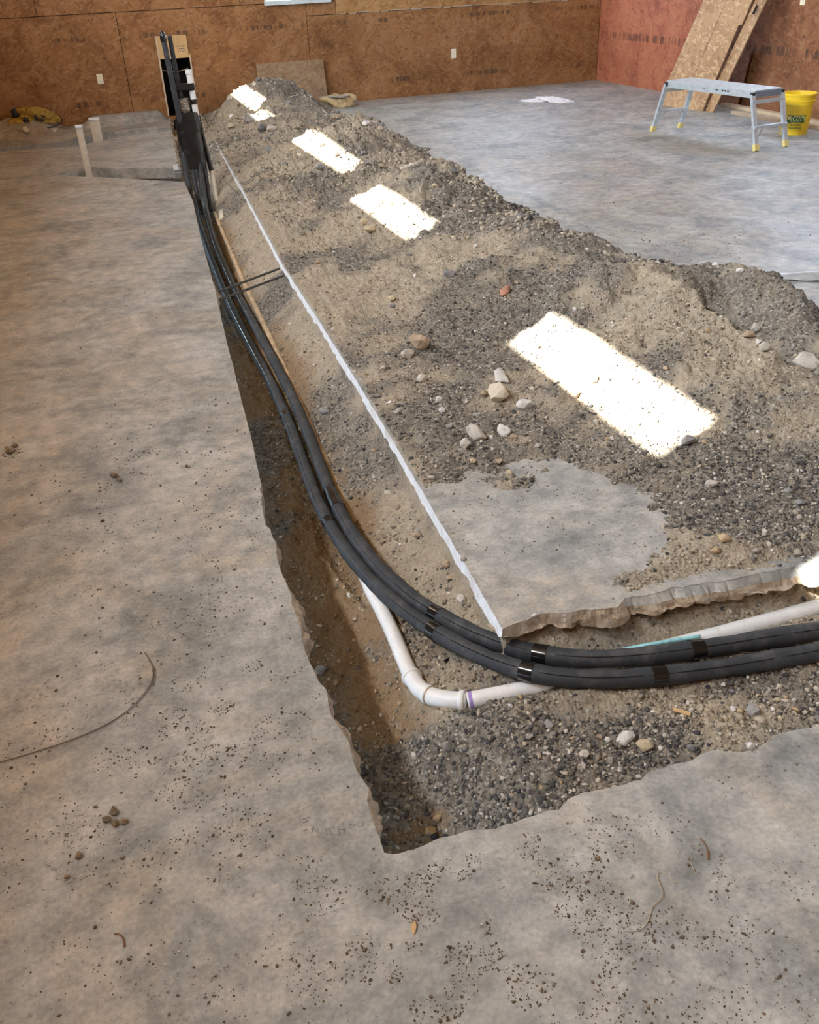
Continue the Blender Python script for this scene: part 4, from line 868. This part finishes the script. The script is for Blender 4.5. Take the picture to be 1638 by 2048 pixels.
# carpenter's pencil marks
def text_mesh(body, size, ext=.0, bold=0.):
    cu = bpy.data.curves.new('t', 'FONT'); cu.body = body; cu.size = size; cu.extrude = ext; cu.offset = bold; cu.align_x = 'CENTER'; cu.align_y = 'CENTER'; ob = bpy.data.objects.new('t', cu); C.objects.link(ob)
    dg = bpy.context.evaluated_depsgraph_get(); me = bpy.data.meshes.new_from_object(ob.evaluated_get(dg)); bpy.data.objects.remove(ob); return me
pm = MB()
for seg in (((.232, 1.292), (.236, 1.318)), ((.244, 1.294), (.248, 1.320)), ((.236, 1.305), (.248, 1.300)), ((.258, 1.30), (.262, 1.322)), ((.205, 1.300), (.209, 1.316)), ((.190, 1.31), (.192, 1.326)), ((.176, 1.317), (.184, 1.334)), ((.184, 1.334), (.187, 1.316)), ((.160, 1.330), (.172, 1.332)), ((.165, 1.352), (.178, 1.350)), ((.178, 1.350), (.168, 1.362)), ((.168, 1.362), (.182, 1.362)), ((.215, 1.318), (.218, 1.298))):
    pm.bar((*seg[0], .0006), (*seg[1], .0006), .0012, .0006)
o = pm.build('pencil_marks', M['pencil']); tag(o, 'faint pencilled figures on the slab left of the cut corner', 'marking')
# ---- west part: pipe stubs, rubbish ------------------------------------------
def stub(loc, r, h, label, z0=-.25):
    e = empty('pipe_stub', (loc[0], loc[1], 0), label, 'pipe'); mb = MB(); mb.lathe([(r, z0), (r, h), (r-.005, h+.001), (r-.005, h-.12), (0, h-.12)], n=32); mb.build('pipe', M['pvc_old'], e, True); smooth_by_angle(e.children[0])
    MB().lathe([(r+.001, h-.03), (r+.004, h-.03), (r+.004, h+.002), (r-.003, h+.003)], n=32).build('rim', M['pvc'], e, True); return e
stub((.075, 9.60), .030, .435, 'tall thin white pipe standing in the side cut on the left')
stub((.275, 11.78), .056, .235, 'short wide white pipe stub behind the tall thin one')
def crumple(name, loc, dim, mat, label, cat, seed=1, sub=4, amp=.35, rz=0., parent=None):
    bm = bmesh.new(); bmesh.ops.create_icosphere(bm, subdivisions=sub, radius=1)
    for v in bm.verts:
        p = v.co.copy(); q = 1+amp*float(fbm(p.x*1.3+p.z+seed, p.y*1.3-p.z*.7, 1.6, 4, seed)); p *= q; p.z = max(p.z, -.55); v.co = Vector((p.x*dim[0]/2, p.y*dim[1]/2, (p.z+.55)*dim[2]/1.5))
    me = bpy.data.meshes.new(name); bm.to_mesh(me); bm.free(); me.materials.append(mat); me.polygons.foreach_set('use_smooth', [True]*len(me.polygons)); o = bpy.data.objects.new(name, me); C.objects.link(o); o.location = loc; o.rotation_euler = (0, 0, rz)
    if parent: o.parent = parent
    if label: tag(o, label, cat)
    return o
o = crumple('insulation_roll', (-.40, 12.90, .09), (.50, .26, .17), M['yellow_fluff'], 'crumpled yellow and black insulation wrapper on the heap by the back wall', 'wrapper', 3, 4, .45, -.1)
for (x, y, z, w, h, ry) in ((-.20, -.02, .09, .09, .10, .5), (.04, -.135, .06, .035, .07, .1), (.14, -.11, .085, .13, .04, -.1), (.10, -.12, .04, .05, .04, .3), (-.08, -.14, .05, .06, .05, -.2)):
    b_ = crumple('dark_patch', (x, y, z), (w, .05, h), M['blackp'], None, None, int(w*1000), 3, .3, 0, o)
o = MB().tube(smooth_path([(-.58, 12.83, .12), (-.50, 12.72, .07), (-.35, 12.66, .05), (-.18, 12.68, .06), (-.06, 12.78, .10), (-.08, 12.9, .13)], .03, 1), .006, 8).build('black_cord', M['blackp'], None, True); tag(o, 'black cord looped around the crumpled insulation wrapper', 'cord')
place_rock(-.52, 12.55, .12, 'y', 'flat yellowish lump before the insulation wrapper', 801, None, None, .05)
place_rock(-.18, 12.45, .09, 'p', 'pale slab fragment at the right foot of the low heap', 802, None, None, .03)
place_rock(1.16, 9.9, .05, 'o', 'ochre lump on the edge of the left slab beside the bundle', 803, None, None, .0)
# ---- north side ----------------------------------------------------------------
lp = empty('leaning_board', (2.93, 13.05, 0), 'small weathered board leaning against the back wall behind the farthest heap', 'board')
MB().bar((0, -.04, 0), (0, .06, .555), .915, .012, up=(0, 1, 0)).build('board', M['osb_grey'], lp)
e = empty('paper_bag', (3.47, 12.72, 0), 'crushed tan paper bag lying at the end of the far heap by the back wall', 'bag'); crumple('bag_body', (0, 0, 0), (.44, .26, .15), M['bag'], None, None, 5, 4, .4, -.1, e); crumple('grey_flap', (-.04, -.02, .115), (.36, .2, .035), M['bag_grey'], None, None, 6, 4, .35, -.1, e)
o = crumple('cloth_rag', (5.94, 11.40, 0), (.50, .16, .05), M['rag'], 'white rag dropped on the clean floor before the back wall', 'rag', 9, 4, .6, -.78)
V = []; F = []; ny, nx_ = 14, 22
for i in range(ny):
    for j in range(nx_):
        u, v = j/(nx_-1), i/(ny-1); x = 3.52+.55*u; y = 4.12-.32*u+.24*(v-.5)*(.4+1.2*u*(1.2-u)); V.append((x, y, .006+.03*math.sin(PI*v)*(.4+.6*u)+.012*abs(float(fbm(x, y, 9., 3, 44)))))
for i in range(ny-1):
    for j in range(nx_-1): F.append((i*nx_+j, i*nx_+j+1, (i+1)*nx_+j+1, (i+1)*nx_+j))
o = mesh('plastic_sheet', V, F, M['sheet'], None, True); tag(o, 'scrap of grey plastic sheet on the floor beside the nearest heap', 'plastic sheet'); md = o.modifiers.new('thickness', 'SOLIDIFY'); md.thickness = .003
# ---- boards against the east wall ------------------------------------------------
def leaning(pts, th, mat, name, label, off=0.):
    """pts: corners in the leaning plane, round the outline"""
    P = [Vector(p) for p in pts]; nrm = Vector((-.96, -.12, .28)).normalized(); a = (P[1]-P[0]); b = (P[-1]-P[0]); nrm = a.cross(b).normalized()
    if nrm.x > 0: nrm = -nrm
    n = len(P); V = [p+nrm*off for p in P]+[p+nrm*(off-th) for p in P]; F = [tuple(range(n)), tuple(range(2*n-1, n-1, -1))]+[(k, n+k, n+(k+1) % n, (k+1) % n) for k in range(n)]
    e = empty(name, P[0], label, 'board'); V = [v-P[0] for v in V]; mesh('board', V, F, [mat, M['osb_edge']], e, False, [0, 0]+[1]*n); return e
dA = (Vector((7.201, 10.133, 1.109))-Vector((6.85, 10.334, 0)))/1.109
dB = (Vector((7.227, 9.471, .876))-Vector((6.958, 9.575, 0)))/.876
A0 = Vector((6.85, 10.334, .0)); B0_ = Vector((6.958, 9.575, .0)); st = Vector((7.227, 9.471, .876)); st2 = Vector((7.236, 9.43, .876))
ld = leaning([A0, B0_, st, st2, st2+dB*1.06, A0+dA*2.2], .011, M['osb_board'], 'leaning_board', 'widest fresh strand board leaning on the right wall behind the bench')
mid0 = A0.lerp(B0_, .52); md_ = (dA+dB)/2; nn = Vector((-.955, -.14, .26)).normalized()
MB().bar(mid0+nn*.001-A0+md_*.05, mid0+nn*.001-A0+md_*2.1, .003, .002, up=nn).build('chalk_line', M['twig'], ld)
C0 = Vector((6.992, 9.62, .0)); D0 = Vector((6.992, 9.42, .0)); dD = (Vector((7.325, 9.190, 1.117))-D0)/1.117
l2 = leaning([C0+Vector((.02, 0, 0)), D0, D0+dD*1.78, C0+Vector((.02, 0, 0))+dD*1.78], .011, M['osb_board'], 'leaning_board', 'narrow strand board with a slot near its top, behind the widest board')
sp = Vector((7.290, 9.285, 1.02)); dn = dD.normalized(); MB().bar(sp-dn*.045-C0-Vector((.02, 0, 0))+Vector((-.016, 0, .004)), sp+dn*.045-C0-Vector((.02, 0, 0))+Vector((-.016, 0, .004)), .028, .004, up=nn).build('slot', M['dark'], l2)
b3 = empty('leaning_board', (7.47, 9.9, 0), 'dark low board standing against the right wall in the shadow of the others', 'board'); MB().bar((-.02, 0, 0), (.08, 0, .60), .011, .62, up=(0, 1, 0)).build('board', M['osb_brown_e'], b3)
for (a, b, w, h, lb) in (((7.40, 9.78, .02), (7.33, 6.6, .02), .085, .038, 'long pale lumber strip lying along the right wall'), ((7.12, 9.22, .018), (7.17, 7.35, .018), .06, .036, 'shorter pale lumber strip in front of the long one')):
    o = MB().bar(a, b, w, h, bev=.003).build('lumber_strip', M['wood'], None); tag(o, lb, 'lumber')
# ---- work bench --------------------------------------------------------------------
bn = empty('work_platform', (5.98, 8.0, 0), 'low aluminium folding work platform with yellow feet', 'platform'); O = Vector((5.98, 8.0, 0))
ax = Vector((-.115, .9934, 0)).normalized(); sx_ = Vector((.9934, .115, 0)); HT = .495
tc = Vector((6.005, 8.0, 0)); hl, hw = .60, .165                                      # half length, half width
Rb = Matrix((sx_, ax, Vector((0, 0, 1)))).transposed().to_4x4()
pos = lambda u, v, z: tc+ax*u+sx_*v+Vector((0, 0, z))-O
MB().box(pos(0, 0, HT-.003), (hw*2, hl*2, .006), R=Rb, bev=.002).build('deck', M['alu_top'], bn)
for k in range(9): MB().box(pos(0, -hw+.035+k*.0325, HT+.001), (.008, hl*2-.05, .002), R=Rb).build('tread_rib', M['alu_top'], bn)
for s_ in (-1, 1): MB().box(pos(0, s_*hw, HT-.034), (.014, hl*2, .062), R=Rb, bev=.003).build('side_rail', M['alu'], bn)
for s_ in (-1, 1):
    MB().box(pos(s_*(hl+.004), 0, HT-.034), (hw*2-.03, .012, .052), R=Rb, bev=.003).build('end_cap', M['greyend'], bn)
    tops = [pos(s_*(hl-.01), v, HT-.03) for v in (-hw-.012, hw+.012)]; foot = [pos(s_*(hl+.135), v, .0) for v in (-hw-.015, hw+.02)]
    for tp, ft in zip(tops, foot):
        lg = MB().bar(ft.lerp(tp, .03), tp, .046, .026, bev=.003, up=ax).build('leg', M['alu'], bn)
        MB().bar(ft, ft.lerp(tp, .12), .054, .034, bev=.004, up=ax).build('rubber_foot', M['yfoot'], lg)
        hb = MB().box(tp-Vector((0, 0, .004)), (.036, .034, .036), R=Rb, bev=.006).build('hinge_block', M['blackp'], bn)
    a, b = foot[0].lerp(tops[0], .42), foot[1].lerp(tops[1], .42); MB().bar(a-sx_*.02, b+sx_*.02, .05, .022, bev=.003).build('rung', M['alu'], bn)
    a2, b2 = foot[0].lerp(tops[0], .86), foot[1].lerp(tops[1], .86); MB().bar(a2-sx_*.02, b2+sx_*.02, .03, .03, bev=.003).build('cross_bar', M['alu'], bn)
    for p, q in ((foot[0].lerp(tops[0], .17), a.lerp(b, .30)), (foot[1].lerp(tops[1], .17), b.lerp(a, .30))): MB().bar(p, q, .012, .004, up=ax).build('brace', M['alu'], bn)
for u, w, h in ((-.12, .03, .010), (-.20, .018, .012), (-.235, .02, .014), (-.27, .025, .012), (.05, .018, .006)): MB().box(pos(u, -hw-.0078, HT-.030), (.001, w, h), R=Rb).build('printed_label', M['blackp'], bn)
# ---- bucket ------------------------------------------------------------------------
bk = empty('bucket', (6.80, 7.83, 0), 'yellow plastic bucket with green printed label beside the work platform', 'bucket')
rb, rt, hb = .128, .152, .372; rad = lambda z: rb+(rt-rb)*z/hb
body = MB().lathe([(0, .004), (rb-.004, .004), (rb, .0), (rb, .006)]+[(rad(z), z) for z in (.06, .12, .18, .24, .268)]+[(rad(.27)+.004, .272), (rad(.3)+.004, .300), (rad(.302)+.010, .303), (rad(.31)+.010, .309), (rad(.312)+.004, .312), (rad(.35)+.004, .352), (rt+.010, .354), (rt+.011, .368), (rt+.006, .374), (rt-.004, .372), (rt-.006, .36), (rb-.006, .02), (0, .018)], n=56).build('bucket_body', M['bucket'], bk, True); smooth_by_angle(body, 30)
vx = Vector((-6.80, -7.83)).normalized(); ang0 = math.atan2(vx.y, vx.x)+.06
def wrapz(me, zc, off=.0012, name='print', mat=None, parent=body):
    bm = bmesh.new(); bm.from_mesh(me)
    es = [e for e in bm.edges if abs(e.verts[0].co.x-e.verts[1].co.x) > .01]; bmesh.ops.subdivide_edges(bm, edges=es, cuts=6)
    bmesh.ops.triangulate(bm, faces=bm.faces[:])
    for v in bm.verts:
        z = zc+v.co.y; r_ = rad(z)+off+v.co.z; a = ang0+v.co.x/r_; v.co = Vector((r_*math.cos(a), r_*math.sin(a), z))
    me2 = bpy.data.meshes.new(name); bm.to_mesh(me2); bm.free(); me2.materials.append(mat); o = bpy.data.objects.new(name, me2); C.objects.link(o); o.parent = parent; return o
gm = bpy.data.meshes.new('g'); gv = []; gf = []
for j in range(21):
    u = -.088+.176*j/20; gv += [(u+.004, .036, 0), (u-.006, -.036, 0)]
for j in range(20): gf.append((2*j, 2*j+1, 2*j+3, 2*j+2))
gm.from_pydata(gv, [], gf); wrapz(gm, .150, .0006, 'printed_panel', M['green'])
tm = text_mesh("McCOY'S", .056, 0, .0007)
for v in tm.vertices: v.co.x *= .74; v.co.y *= 1.1; v.co.x += v.co.y*.14; v.co.y += .006
wrapz(tm, .150, .0014, 'printed_name', M['cream'])
tm = text_mesh("BUILDING SUPPLY", .012)
for v in tm.vertices: v.co.y -= .028
wrapz(tm, .150, .0014, 'printed_line', M['cream'])
tm = text_mesh("Go Build\nSomething", .028, 0, .0006); wrapz(tm, .083, .0010, 'printed_slogan', M['green'])
hd = [(math.cos(a)*(rt+.012), math.sin(a)*(rt+.012)*.9, .335-.10*abs(math.sin(a))) for a in np.linspace(.3, 2.84, 24)]
MB().tube(hd, .0025, 8).build('bail_handle', M['wire'], bk, True)
o = crumple('dark_cloth', (7.02, 7.42, 0), (.30, .22, .045), M['blackp'], 'small dark rag on the floor right of the bucket', 'rag', 12, 4, .4, .3)
